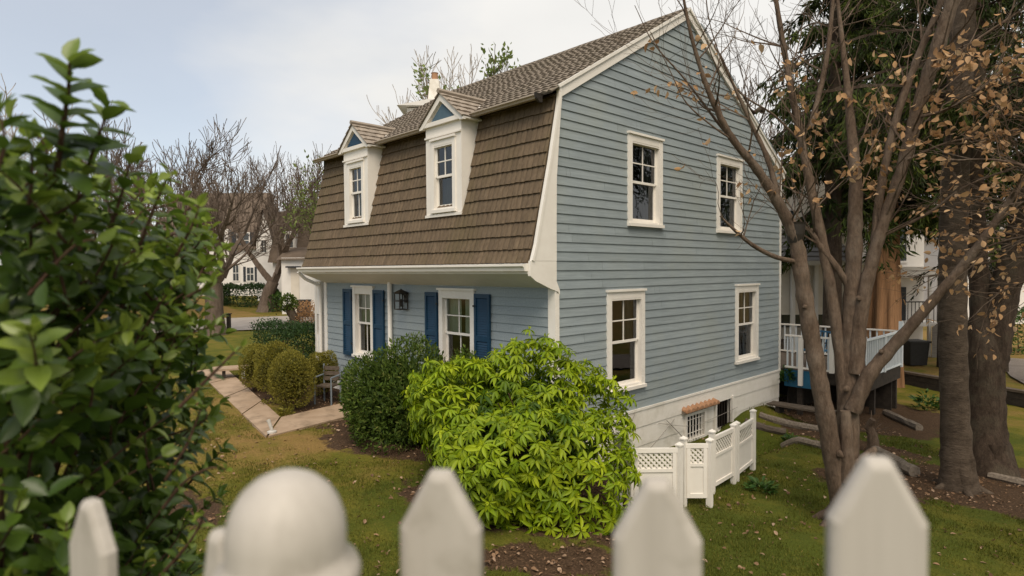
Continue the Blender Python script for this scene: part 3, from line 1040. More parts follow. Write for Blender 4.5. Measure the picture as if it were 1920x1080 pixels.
for pts, r_ in (([GAB(2.2, .06, -.04), GAB(1.75, .13, -.45), GAB(1.2, .2, -.62), GAB(.6, .25, -.5)], .008),
                ([GAB(3.6, .05, -.42), GAB(2.6, .2, -.72), GAB(1.9, .3, -.82), GAB(1.2, .35, -.75)], .007),
                ([GAB(3.3, .05, -.39), GAB(3.75, .08, -.75), GAB(3.9, .1, -.9)], .008),
                ([GAB(3.0, .05, -.40), GAB(4.2, .1, -.66), GAB(5.4, .08, -.66), GAB(6.4, .05, -.62)], .005)):
    mb = MB()
    tube(mb, spline(pts, 8), r_, 5)
    mb.build('cable', 'wire', house)

# wall lantern
mb = MB()
lx, ln = -4.36, .15
box(mb, FRO, lx - .05, lx + .05, .026, .045, 2.0, 2.2)
tube(mb, spline([FRO(lx, .04, 2.1), FRO(lx, .10, 2.2), FRO(lx, ln, 2.3), FRO(lx, ln, 2.26)], 5), .012, 6)
lant = mb.build('wall_lantern', 'dark_metal', house, fix=True)
mb = MB()
s_ = .10
for sx in (-1, 1):
    for sy in (-1, 1):
        bar(mb, FRO(lx + sx * s_, ln + sy * s_, 1.86), FRO(lx + sx * s_, ln + sy * s_, 2.2), .02, .02)
for z in (1.86, 2.04, 2.2):
    for sx in (-1, 1):
        bar(mb, FRO(lx + sx * s_, ln - s_, z), FRO(lx + sx * s_, ln + s_, z), .016, .02)
        bar(mb, FRO(lx - s_, ln + sx * s_, z), FRO(lx + s_, ln + sx * s_, z), .016, .02)
v = [FRO(lx + a * .13, ln + b * .13, 2.21) for a, b in ((-1, -1), (1, -1), (1, 1), (-1, 1))] + [FRO(lx, ln, 2.30)]
mb.add(v, [(0, 1, 4), (1, 2, 4), (2, 3, 4), (3, 0, 4), (0, 1, 2, 3)])
tube(mb, [FRO(lx, ln, 1.92), FRO(lx, ln, 2.08)], .022, 8)
mb.build('lantern_cage', 'dark_metal', lant, fix=True)

# ---- dormers
def dormer(x0, x1, lower_div):
    n = .37                                  # front plane stands at y = -n
    zb, ze, zr = 3.755, 5.50, 6.06
    xc = (x0 + x1) / 2
    win = (x0 + .19, x1 - .17, 3.80, 5.22)
    P = lambda u, k, z: V(u, -n - k, z)
    mb = MB()
    ix0, ix1, iz0, iz1 = win[0] + .05, win[1] - .05, win[2] + .04, win[3] - .04
    t = .03
    for a, b, c, d_ in ((x0, ix0, zb, ze), (ix1, x1, zb, ze), (ix0, ix1, zb, iz0), (ix0, ix1, iz1, ze)):
        box(mb, P, a, b, -t, 0, c, d_)
    for x in (x0, x1 - t):                   # tapering cheeks
        prism(mb, [V(x, -n + t, zb + .02), V(x, mans_y(zb) + .25, zb + .02), V(x, .25, ze), V(x, -n + t, ze)], (t, 0, 0))
    box(mb, P, x0, x1, -.6, -t, ze - .02, ze)
    box(mb, P, x0 - .012, x1 + .012, .003, .03, zb - .03, zb + .02)
    dw = mb.build('dormer', 'white', house, fix=True)
    fr, sa, pa, inn, (a, b, c, d_) = win_boxes(P, win, casing=.09, lower_div=lower_div, crown=.02, proud=.022)
    fr.build('window_frame', 'white', dw, fix=True)
    sa.build('sash', 'white', dw, fix=True)
    pa.build('pane', 'glass', dw)
    inn.build('room_lining', 'interior', dw)
    drape(P, a, b, c, c + (d_ - c) * .5, -.22, folds=6).build('curtain', 'curtain_dim', dw, smooth=True)
    mb = MB()
    box(mb, P, x0 - .0, x1 + .0, .002, .035, 5.255, 5.285)
    # gable: triangular field with raised boards
    e = .13
    sl = (zr - 5.50) / ((x1 - x0) / 2 + e)
    fl, fr_, zt = x0 - e, x1 + e, zr
    tri = [(x0 - .03, 5.50), (x1 + .03, 5.50), (xc, 5.50 + sl * ((x1 - x0) / 2 + .03))]
    prism(mb, [P(u, .0, z) for u, z in tri], (0, .04, 0))
    box(mb, P, x0 - .05, x1 + .05, .002, .06, 5.475, 5.555)
    for s in (-1, 1):
        a_, b_ = (xc, zr - .02), (xc + s * ((x1 - x0) / 2 + e), 5.50 - .02)
        prism(mb, [P(a_[0], .0, a_[1]), P(b_[0], .0, b_[1]), P(b_[0] , .0, b_[1] - .03), P(b_[0] - s * .10, .0, b_[1] - .03), P(a_[0], .0, a_[1] - .13)], (0, -.065, 0))
        # boxed eave return
        prism(mb, [P(xc + s * ((x1 - x0) / 2), .06, 5.475), P(xc + s * ((x1 - x0) / 2 + e), .06, 5.475), P(xc + s * ((x1 - x0) / 2 + e), .06, 5.51), P(xc + s * (x1 - x0) / 2, .06, 5.51)], (0, .45, 0))
    mb.build('dormer_trim', 'white', dw, fix=True)
    mb = MB()
    prism(mb, [P(xc - .34, .004, 5.575), P(xc + .36, .004, 5.575), P(xc + .01, .004, 5.86)], (0, -.018, 0))
    mb.build('gable_panel', 'navy' if x0 < -5 else 'slate_panel', dw, fix=True)
    mb = MB()
    half = (x1 - x0) / 2 + e
    Ls = math.hypot(half, zr - 5.50)
    for s in (-1, 1):
        def surf(t_, q, s=s):                # t_ runs back from the front, q up the slope
            hx, hz = half * (1 - q / Ls), 5.50 + (zr - 5.50) * q / Ls
            return V(xc + s * hx, t_, hz), V(s * (zr - 5.5) / Ls, 0, half / Ls)
        tile_rows(mb, surf, -n - .10, .74, Ls, .185, .26, .01, .024, skip=lambda t_, q: t_ > -.12 + q * .98 * 1.15, lift=.006)
        mb.add([surf(-n - .1, 0)[0], surf(.08, 0)[0], surf(.78, Ls)[0], surf(-n - .1, Ls)[0]], [(0, 1, 2, 3)], .2)
    tube(mb, [V(xc, -n - .11, zr + .03), V(xc, .72, zr + .03)], .05, 6, .6)
    mb.build('dormer_roof', 'dormertile', dw)
    for s in (-1, 1):
        mb = MB()
        bar(mb, V(xc + s * (half - .02), -.10, 5.56), V(xc + s * (half - .36), .34, 5.885), .09, .02, (s * .4, -.4, .8))
        mb.build('valley_flashing', 'white', dw, fix=True)
for (a, b), ld in zip(DORM, (True, False)):
    dormer(a, b, ld)

# broken gutter elbow on the rear rake
mb = MB()
yb = 7.05
zb_ = RIDGE_Z - SLOPE * (yb - RIDGE_Y)
tube(mb, spline([V(.05, yb - .35, zb_ + .42), V(.05, yb - .25, zb_ + .24), V(.05, yb, zb_ + .12), V(.05, yb + .22, zb_ + .14), V(.05, yb + .42, zb_ + .24), V(.05, yb + .6, zb_ + .23)], 6), np.linspace(.03, .07, 31), 7)
tag(mb.build('broken_branch', 'bark_dark', origin=(.05, yb, zb_ + .1), smooth=True), 'short dark broken branch lying on the rear roof edge', 'branch')
#@@PART3
# ================================================================== TREES AND PLANTS
def rot_about(v, ax, ang):
    return v * math.cos(ang) + np.cross(ax, v) * math.sin(ang) + ax * (ax @ v) * (1 - math.cos(ang))

def perp(d):
    a = np.cross(d, R.normal(size=3))
    return a / (np.linalg.norm(a) + 1e-9)

def grow(p, d, length, rad, lev, S, tips, up=.12, nseg=4, kids=(3, 5), spread=(.45, .9), shrink=(.55, .75), wig=.16, minr=.002):
    """one branch and, recursively, its twigs; S collects segments (p0, p1, r0, r1, level)"""
    pts = [p]
    dd = d
    r0, r1 = rad, max(rad * .45, minr)
    for i in range(nseg):
        dd = unit(dd + perp(dd) * R.normal(0, wig) + V(0, 0, up))
        q = pts[-1] + dd * length / nseg
        S.append((pts[-1], q, r0 + (r1 - r0) * i / nseg, r0 + (r1 - r0) * (i + 1) / nseg, lev))
        pts.append(q)
    if lev <= 0:
        tips.append((pts[-1], dd))
        tips.append((pts[-2], dd))
        return
    n = R.integers(*kids, endpoint=True)
    for k in range(n):
        t = R.uniform(.25, 1.0) * nseg
        i = min(int(t), nseg - 1)
        b = pts[i] + (pts[i + 1] - pts[i]) * (t - i)
        base = unit(pts[i + 1] - pts[i])
        nd = rot_about(base, perp(base), R.uniform(*spread))
        rr = max((r0 + (r1 - r0) * t / nseg) * R.uniform(.4, .62), minr)
        grow(b, unit(nd), length * R.uniform(*shrink), rr, lev - 1, S, tips, up, nseg, kids, spread, shrink, wig, minr)
    grow(pts[-1], dd, length * R.uniform(*shrink), max(r1, minr), lev - 1, S, tips, up, nseg, kids, spread, shrink, wig, minr)

def seg_mesh(S, mb=None):
    mb = mb or MB()
    P0, P1 = np.array([s[0] for s in S]), np.array([s[1] for s in S])
    segs(mb, P0, P1 + (P1 - P0) * .03, [s[2] for s in S], [s[3] for s in S])
    return mb

def blob(n, c, rad, lump=.16, inner=.72, floor=None, seed=0, squash=None):
    """points in the outer shell of an uneven rounded bush, with outward normals"""
    g = np.random.default_rng(seed)
    out, nor = [], []
    ph = g.uniform(0, 6.28, (7, 3))
    fr = g.uniform(1.5, 4.5, (7, 3))
    tot = 0
    while tot < n:
        d = unit(g.normal(size=(n, 3)))
        l = sum(np.sin(d[:, 0] * fr[k, 0] + ph[k, 0]) * np.sin(d[:, 1] * fr[k, 1] + ph[k, 1]) * np.sin(d[:, 2] * fr[k, 2] + ph[k, 2]) for k in range(7))
        rr = (1 + lump * l) * g.uniform(inner, 1, n) ** .7
        p = d * rr[:, None] * V(*rad) + V(*c)
        keep = np.ones(n, bool)
        if floor is not None:
            keep = p[:, 2] > floor(p[:, 0], p[:, 1]) + .04
        out.append(p[keep]); nor.append(unit(d / V(*rad))[keep])
        tot += keep.sum()
    return np.concatenate(out)[:n], np.concatenate(nor)[:n]

def shrub(name, c, rad, n, leaf, mat, label, cat='shrub', group=None, lump=.16, inner=.72, seed=0, stems=10, upw=.5, jit=.7, tpl=T_DIA, tintm=.45):
    base = G(c[0], c[1])
    e = empty(name, base, label, cat, group)
    p, nrm = blob(n, c, rad, lump, inner, gz, seed)
    mb = MB()
    dirs = unit(nrm + V(0, 0, upw) + R.normal(0, jit, p.shape))
    ln = leaf[0] * R.uniform(.7, 1.25, n)
    depth = np.linalg.norm((p - V(*c)) / V(*rad), axis=1)
    clump = .5 + .5 * np.sin(p[:, 0] * 7 + seed) * np.sin(p[:, 1] * 6.3 + 1) * np.sin(p[:, 2] * 7.7 + 2)
    tint = np.clip(tintm + .22 * (clump - .5) + R.normal(0, .2, n), 0, 1)
    leaves(mb, p, dirs, nrm + R.normal(0, .5, p.shape), ln, ln * leaf[1], tint, tpl)
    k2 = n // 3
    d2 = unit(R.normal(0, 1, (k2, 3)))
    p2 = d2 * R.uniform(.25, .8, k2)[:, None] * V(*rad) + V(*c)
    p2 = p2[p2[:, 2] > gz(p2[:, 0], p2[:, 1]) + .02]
    leaves(mb, p2, R.normal(0, 1, p2.shape), R.normal(0, 1, p2.shape), leaf[0] * 2, leaf[0] * 1.3, .15)  # core leaves tinted dark, shade inside the bush put into colour
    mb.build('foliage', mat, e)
    sb = MB()
    for k in range(stems):
        a = R.uniform(0, 6.28)
        q = V(c[0] + math.cos(a) * rad[0] * R.uniform(.2, .75), c[1] + math.sin(a) * rad[1] * R.uniform(.2, .75), c[2] + rad[2] * R.uniform(-.1, .5))
        s = base + V(R.normal(0, .08), R.normal(0, .08), -.03)
        tube(sb, spline([s, (s + q) / 2 + V(0, 0, .1), q], 4), np.linspace(.018, .006, 9), 5)
    sb.build('stem', 'stem', e)
    return e

# ---- bright whorled shrub by the house corner
bc, br_ = V(.70, -1.66, .33), V(1.48, 1.34, 1.26)
e = empty('bright_shrub', G(.66, -1.68), 'big bright yellow-green shrub with drooping leaf whorls at house corner', 'shrub')
def whorls(mb, P, Nn, k=8, ln=.15, droop=.5, tb=.5):
    ks = R.integers(k - 2, k + 2, len(P))
    pos, dirs, ups, lens, tn = [], [], [], [], []
    for p, n_, kk in zip(P, Nn, ks):
        ax = unit(n_ * .8 + V(0, 0, .75) + R.normal(0, .25, 3))
        u = perp(ax)
        w_ = np.cross(ax, u)
        a0 = R.uniform(0, 6.28)
        base = tb + R.normal(0, .12)
        sz = ln * R.uniform(.7, 1.2)
        dr = droop * R.uniform(.4, 1.5)
        for j in range(kk):
            a = a0 + j * 6.283 / kk + R.normal(0, .15)
            d_ = unit(u * math.cos(a) + w_ * math.sin(a) + ax * R.normal(.12, .15) - V(0, 0, dr) )
            pos.append(p + d_ * .012); dirs.append(d_); ups.append(ax); lens.append(sz * R.uniform(.75, 1.15)); tn.append(np.clip(base + R.normal(0, .1), 0, 1))
        for j in range(3):                   # small young leaves in the middle
            a = R.uniform(0, 6.28)
            d_ = unit(u * math.cos(a) * .5 + w_ * math.sin(a) * .5 + ax)
            pos.append(p); dirs.append(d_); ups.append(u); lens.append(sz * .45); tn.append(np.clip(base + .3, 0, 1))
    lens = np.array(lens)
    leaves(mb, np.array(pos), np.array(dirs), np.array(ups), lens, lens * .29, np.array(tn), T_LANCE)
p, nrm = blob(1450, bc, br_, .17, .78, gz, 3)
rel = (p[:, 2] - bc[2]) / br_[2]
keep = ~((p[:, 1] > -.05) & (p[:, 0] < .05))
p, nrm = p[keep], nrm[keep]
mb = MB()
whorls(mb, p, nrm, 8, .145, .45, .58)
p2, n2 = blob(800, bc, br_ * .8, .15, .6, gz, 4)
whorls(mb, p2, n2, 7, .15, .5, .12)  # inner whorls tinted dark, painting the shaded gaps between the outer ones
mb.build('foliage', 'leaf_bright', e, smooth=True)
mb = MB()
pw = np.array([at(885, 875, 7.45), at(905, 890, 7.4), at(890, 900, 7.4), at(868, 775, 7.9)])
whorls(mb, pw, np.tile(-FXY, (4, 1)), 6, .12, 1.2, .5)
mb.build('wilted_leaves', 'leaf_wilt', e, smooth=True)
mb = MB()
for k in range(26):
    a = R.uniform(0, 6.28); rr = R.uniform(.2, .8)
    q = bc + V(math.cos(a) * rr * br_[0], math.sin(a) * rr * br_[1], br_[2] * R.uniform(-.3, .7))
    s = G(.8 + R.normal(0, .15), -1.5 + R.normal(0, .15), -.03)
    tube(mb, spline([s, (s + q) / 2 + V(0, 0, .15), q], 4), np.linspace(.022, .007, 9), 5)
mb.build('stem', 'stem', e)

# ---- dark shrub and the planting by the walk
shrub('dark_shrub', (-2.62, -1.36, .30), (1.28, 1.0, .95), 13000, (.078, .40), 'leaf_dark', 'dense dark green shrub between the bright shrub and the front wall', lump=.15, seed=11, stems=14, tintm=.42)
shrub('dark_shrub', (-1.15, -.75, .35), (.7, .6, .95), 4000, (.078, .40), 'leaf_dark', 'narrow dark shrub mostly hidden behind the bright yellow-green one', lump=.12, seed=12, stems=8, tintm=.4)
GB = 'rounded yellow-green bushes beside the walkway'
for c, rr, n, sd, lb in (((-6.12, -1.84, .34), (.50, .48, .60), 8000, 21, 'largest round yellow-green bush nearest the walkway corner'),
                         ((-7.45, -1.66, .42), (.50, .48, .62), 7000, 22, 'round yellow-green bush behind the largest one by the walkway'),
                         ((-8.75, -1.58, .30), (.48, .46, .56), 6500, 23, 'olive rounded bush farthest along the walkway beside the plank bench'),
                         ((-6.86, -.74, .28), (.40, .36, .50), 6500, 24, 'small round yellow-green bush against the front wall above the chair')):
    shrub('boxwood', c, rr, n, (.034, .6), 'leaf_box', lb, 'bush', GB, lump=.09, inner=.80, seed=sd, stems=8, tintm=.55, upw=.5, jit=.5)
def hedge(name, x0, x1, y0, y1, z0, z1, n, leaf, mat, label, axes=(V(1, 0, 0), V(0, 1, 0)), o=V(0, 0, 0), cat='hedge', fl=True):
    c = o + axes[0] * (x0 + x1) / 2 + axes[1] * (y0 + y1) / 2
    a, b, h = R.uniform(x0, x1, n), R.uniform(y0, y1, n), R.uniform(0, 1, n)
    face = R.integers(0, 3, n)
    a = np.where(face == 0, np.where(R.random(n) < .5, x0, x1), a); b = np.where(face == 1, np.where(R.random(n) < .5, y0, y1), b); h = np.where(face == 2, 1, h)
    p = o + axes[0] * a[:, None] + axes[1] * b[:, None]
    g_ = gz(p[:, 0], p[:, 1])
    top = z1 * (1 + .10 * wav(a * .9 + 3, b * .9))
    p[:, 2] = g_ + z0 + (top - z0) * h
    p += R.normal(0, .06, p.shape)
    p[:, 2] = np.maximum(p[:, 2], g_ + .03)
    e = empty(name, G(c[0], c[1]), label, cat)
    mb = MB()
    d_ = unit(R.normal(0, 1, p.shape) + V(0, 0, .6) + (p - V(c[0], c[1], p[:, 2].mean())) * .4)
    l = leaf * R.uniform(.7, 1.3, n)
    leaves(mb, p, d_, R.normal(0, 1, p.shape), l, l * .5, np.clip(R.normal(.45, .22, n), 0, 1))
    mb.build('foliage', mat, e)
    sb = MB()
    for k in range(7):
        q = o + axes[0] * (x0 + (x1 - x0) * (k + .5) / 7) + axes[1] * (y0 + y1) / 2
        b_ = G(q[0], q[1], -.03)
        tube(sb, [b_, b_ + V(R.normal(0, .05), R.normal(0, .05), z1 * .8)], [.03, .012], 5)
    sb.build('stem', 'stem', e)
hedge('evergreen_hedge', -12.4, -8.85, -.3, .9, .0, 1.32, 13000, .07, 'leaf_hedge', 'low dark evergreen hedge at the far front corner of the blue house')

def plant(name, x, y, n, h, ln, mat, label, cat='plant', group=None, spread=.15, z=None):
    b = G(x, y) if z is None else V(x, y, z)
    mb = MB()
    pos, dr = [], []
    for k in range(n):
        a = R.uniform(0, 6.28)
        rr = spread * math.sqrt(R.random())
        pos.append(b + V(math.cos(a) * rr, math.sin(a) * rr, h * R.random() * (1 - rr / spread * .5)))
        dr.append(V(math.cos(a) * .8, math.sin(a) * .8, R.uniform(.1, 1)))
    l = ln * R.uniform(.7, 1.3, n)
    leaves(mb, pos, dr, R.normal(0, .4, (n, 3)) + V(0, 0, 1), l, l * .4, np.clip(R.normal(.5, .2, n), 0, 1), T_OVAL)
    return tag(mb.build(name, mat, origin=b, smooth=True), label, cat, group)
plant('garden_plant', 2.62, 1.92, 90, .16, .11, 'clump', 'low leafy green plant on the lawn right of the white screen', spread=.2)
plant('garden_plant', -5.72, -2.15, 130, .2, .08, 'leaf_box', 'small yellow-green plant on the walkway corner', spread=.14)
plant('garden_plant', -7.0, -1.98, 70, .16, .07, 'leaf_box', 'tiny yellow-green tuft on the soil under the large round bush', spread=.16)
plant('garden_plant', 0.10, 9.05, 170, .42, .13, 'clump', 'bushy green plant hanging at the rear house corner by the deck', spread=.16, z=-.35)
plant('garden_plant', 1.35, 6.35, 70, .18, .1, 'clump', 'green plant between the grey timbers by the deck steps', spread=.16)
plant('garden_plant', 1.1, 4.6, 130, .34, .14, 'clump', 'green plant growing behind the white screen under the barred window', spread=.3)
plant('garden_plant', 1.25, 2.4, 110, .3, .14, 'clump', 'green plant behind the first panel of the white screen', spread=.3)
plant('garden_plant', 2.55, 12.6, 120, .5, .16, 'clump', 'bright green plant beside the outer corner of the deck', spread=.3)

# ---- tall privet in front of the left end of the fence
pb = loc(-1.62, 1.75, 1.2)
pb[2] = gz(pb[0], pb[1])
e = empty('privet_bush', pb, 'tall glossy dark green bush filling the left edge behind the picket fence', 'bush')
sm, lm = MB(), MB()
def shoot(pts, nn, ln, r=.004, tone=.5, start=.0, tipn=True):
    c = spline(pts, 8)
    seglen = np.concatenate([[0], np.cumsum(np.linalg.norm(np.diff(c, axis=0), axis=1))])
    tube(sm, c, np.linspace(r * 1.4, r * .55, len(c)), 5)
    pos, dr, up, ll, tn = [], [], [], [], []
    ph = R.uniform(0, 3.14)
    for k in range(nn):
        t = start + (1 - start) * (k + .3) / nn
        s = t * seglen[-1]
        q = np.array([np.interp(s, seglen, c[:, i]) for i in range(3)])
        q2 = np.array([np.interp(min(s + .02, seglen[-1]), seglen, c[:, i]) for i in range(3)])
        q1 = np.array([np.interp(max(s - .02, 0), seglen, c[:, i]) for i in range(3)])
        ax = unit(q2 - q1)
        u = np.cross(ax, V(math.cos(ph), math.sin(ph), .2)); u = unit(u)
        w_ = np.cross(ax, u)
        a = ph + k * 1.571
        for sgn in (0, math.pi):
            o_ = u * math.cos(a + sgn) + w_ * math.sin(a + sgn)
            pos.append(q); dr.append(unit(o_ + ax * (.22 + .55 * t) + R.normal(0, .12, 3))); up.append(ax)
            ll.append(ln * (1.05 - .35 * t) * R.uniform(.8, 1.15)); tn.append(np.clip(tone + .45 * (t - .5) * (tone > .3) + R.normal(0, .13), 0, 1))
    if tipn:
        for j in range(3):
            pos.append(c[-1]); dr.append(unit(c[-1] - c[-3] + R.normal(0, .012, 3) )); up.append(V(0, 0, 1) + R.normal(0, .6, 3)); ll.append(ln * .6); tn.append(min(1, tone + .3))
    ll = np.array(ll)
    leaves(lm, pos, dr, up, ll, ll * .55, np.array(tn), T_OVAL)
def sil(z):                                  # right-hand outline of the bush at each height, metres from the sight line
    return np.interp(z, [1.2, 1.6, 1.9, 2.15, 2.45, 2.75, 2.9, 3.0, 3.1, 3.2], [-1.0, -1.0, -.98, -.96, -.94, -.93, -1.02, -1.16, -1.32, -1.5])
n_s = 400
for k in range(n_s):
    z = R.uniform(1.25, 2.93) if k > 60 else R.uniform(2.3, 2.95)
    D = 1.28 + 1.1 * R.random()
    scale = D / 1.62
    xr = sil(z) * (.62 + .38 * scale)
    back = abs(R.normal(0, .34))
    X = xr - .10 - back
    p0 = loc(X, D, z)
    outw = RGT * R.uniform(.0, .9) + FXY * R.normal(0, .5) + V(0, 0, R.uniform(.25, 1.1))
    if D < 1.5:
        outw = outw - FXY * .3
    outw = unit(outw)
    L_ = R.uniform(.12, .26)
    lim = sil(min(z + outw[2] * L_, 3.15)) * (.62 + .38 * scale)
    tip = p0 + outw * L_
    mid = p0 + outw * L_ * .5 + R.normal(0, .012, 3)
    if (tip - CAM) @ RGT > lim + .05:
        tip = tip - RGT * ((tip - CAM) @ RGT - lim)
    shoot([p0 - outw * .05, mid, tip], R.integers(4, 8), R.uniform(.056, .088), .0028, R.uniform(.36, .95) * (.50 + .50 * float(ss(1.6, 2.6, z))))  # shade put into the tint: shoots darken towards the bottom
for k in range(700):                         # leaves deep inside, the shade there put into their dark tint
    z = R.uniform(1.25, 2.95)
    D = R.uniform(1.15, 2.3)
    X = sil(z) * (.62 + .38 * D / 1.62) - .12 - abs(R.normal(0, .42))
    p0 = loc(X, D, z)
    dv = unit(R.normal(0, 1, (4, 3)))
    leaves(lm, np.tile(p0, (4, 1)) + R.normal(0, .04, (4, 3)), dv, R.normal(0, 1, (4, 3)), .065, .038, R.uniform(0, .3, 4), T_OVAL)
def px_shoot(pts, D, nn, ln, tone, r=.0035):  # higher tones put the light on upper right shoots into their tint
    shoot([at(u, v, D + dd) for u, v, dd in pts], nn, ln, r, tone)
px_shoot([(105, 330, .05), (118, 235, .02), (128, 165, 0), (130, 118, -.02)], 1.30, 10, .112, .45, .005)
px_shoot([(205, 430, 0), (226, 370, 0), (240, 320, 0), (246, 292, 0)], 1.5, 6, .075, .6)
px_shoot([(48, 420, 0), (58, 350, 0), (60, 300, 0), (52, 262, 0)], 1.3, 5, .085, .45)
px_shoot([(150, 470, 0), (140, 420, 0), (150, 350, 0), (158, 330, 0)], 1.4, 5, .08, .6)
px_shoot([(160, 330, .02), (178, 270, .0), (196, 225, 0), (204, 192, 0)], 1.42, 7, .092, .45)
px_shoot([(-10, 330, 0), (8, 270, 0), (0, 215, 0)], 1.15, 3, .085, .3)
px_shoot([(262, 460, 0), (285, 400, 0), (308, 345, 0), (318, 325, 0)], 1.55, 6, .072, .7)
px_shoot([(330, 480, 0), (352, 440, 0), (368, 405, 0), (372, 385, 0)], 1.6, 5, .070, .8)
px_shoot([(345, 560, 0), (385, 538, 0), (400, 530, 0)], 1.6, 3, .07, .6)
px_shoot([(330, 770, 0), (385, 715, 0), (432, 668, 0), (452, 650, 0)], 1.55, 6, .042, .55, .004)
px_shoot([(310, 900, 0), (350, 835, 0), (368, 790, 0), (378, 765, 0)], 1.6, 6, .04, .5)
px_shoot([(300, 960, 0), (345, 905, 0), (392, 878, 0), (425, 880, 0)], 1.6, 6, .042, .5)
px_shoot([(300, 1080, 0), (345, 1030, 0), (375, 985, 0), (380, 965, 0)], 1.55, 4, .05, .62)
for k in range(16):
    X0, D0 = -1.62 + R.normal(0, .08), 1.75 + R.normal(0, .08)
    z1 = R.uniform(2.0, 2.8); D1 = R.uniform(1.2, 2.1)
    q = loc(sil(z1) * (.62 + .38 * D1 / 1.62) - R.uniform(.1, .5), D1, z1)
    p0 = loc(X0, D0, 1.1)
    tube(sm, spline([p0, (p0 + q) / 2 + V(0, 0, .12) + R.normal(0, .05, 3), q], 8), np.linspace(.016, .005, 17), 6)
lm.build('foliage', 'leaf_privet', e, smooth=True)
sm.build('stem', 'stem', e, smooth=True)

# ---- multi-stemmed beech in front of the gable
tb = G(4.04, 1.40)
beech = empty('beech_tree', tb, 'multi-stemmed bare tree with dry tan leaves in front of the gable', 'tree')
D0 = 8.22
def path(pts, n=8):
    return spline([at(u, v, D0 + dd) for u, v, dd in pts], n)
tk, S, tips = MB(), [], []
stems = [
    ([(1588, 1000, 0), (1570, 905, -.05), (1548, 780, -.10), (1527, 660, -.12), (1506, 540, -.15), (1492, 450, -.18), (1462, 385, -.25), (1420, 318, -.35), (1372, 258, -.45), (1332, 180, -.55), (1302, 90, -.62), (1284, 10, -.66), (1272, -70, -.7)], [.20, .155, .142, .135, .127, .112, .088, .070, .054, .04, .03, .022, .013]),
    ([(1592, 900, .02), (1580, 700, .12), (1562, 570, .18), (1545, 470, .2), (1520, 350, .25), (1500, 250, .3), (1480, 150, .35), (1463, 50, .4), (1445, -60, .4)], [.13, .11, .092, .085, .075, .064, .054, .045, .03]),
    ([(1596, 545, .1), (1568, 500, .12), (1538, 462, .18), (1518, 430, .22)], [.062, .055, .05, .045]),
    ([(1592, 980, .05), (1590, 800, .08), (1592, 680, .1), (1597, 560, .1), (1602, 450, .1), (1604, 340, .12), (1596, 240, .2), (1585, 130, .3), (1570, 0, .4)], [.20, .17, .15, .135, .125, .10, .075, .05, .03]),
    ([(1604, 700, .02), (1612, 600, 0), (1628, 520, -.05), (1652, 430, -.1), (1690, 320, -.18), (1722, 200, -.28), (1756, 95, -.4), (1786, 0, -.5), (1806, -70, -.55)], [.14, .12, .105, .095, .092, .098, .105, .10, .09]),
    ([(1640, 460, -.05), (1652, 350, -.05), (1680, 225, -.1), (1722, 105, -.15), (1758, 20, -.2), (1785, -60, -.2)], [.07, .065, .06, .055, .05, .045]),
    ([(1598, 770, -.05), (1632, 700, -.15), (1690, 632, -.3), (1752, 560, -.5), (1812, 490, -.65), (1860, 425, -.8), (1915, 345, -.95), (1990, 250, -1.1)], [.13, .115, .092, .076, .066, .055, .042, .03]),
    ([(1500, 492, -.15), (1455, 482, -.25), (1412, 460, -.35), (1378, 432, -.45), (1350, 405, -.5)], [.045, .04, .034, .026, .012]),
    ([(1735, 150, -.35), (1790, 105, -.5), (1850, 62, -.65), (1930, 10, -.8)], [.03, .024, .02, .016]),
    ([(1722, 220, -.3), (1775, 205, -.5), (1840, 165, -.7), (1930, 85, -.9)], [.03, .026, .022, .018]),
    ([(1700, 300, -.25), (1770, 270, -.5), (1860, 252, -.8), (1960, 235, -1.0)], [.026, .02, .016, .012]),
    ([(1660, 440, -.1), (1740, 400, -.3), (1810, 350, -.5), (1900, 315, -.7), (1970, 290, -.9)], [.03, .026, .02, .017, .012]),
    ([(1420, 318, -.35), (1350, 235, -.4), (1285, 150, -.45), (1225, 80, -.5), (1190, 10, -.5)], [.03, .022, .014, .009, .005]),
    ([(1385, 270, -.45), (1330, 232, -.5), (1285, 190, -.5), (1255, 130, -.55), (1220, 60, -.6)], [.02, .013, .01, .007, .004]),
    ([(1462, 385, -.25), (1440, 300, -.2), (1405, 225, -.2), (1380, 170, -.25), (1350, 100, -.3)], [.05, .042, .032, .022, .012]),
    ([(1505, 270, .3), (1450, 215, .3), (1380, 165, .35), (1335, 60, .4), (1320, -40, .4)], [.022, .018, .013, .01, .006]),
    ([(1520, 240, .3), (1548, 120, .35), (1560, 20, .4), (1566, -60, .4)], [.05, .045, .035, .03]),
    ([(1600, 870, -.1), (1640, 842, -.15), (1622, 880, -.2)], [.05, .045, .03]),
]
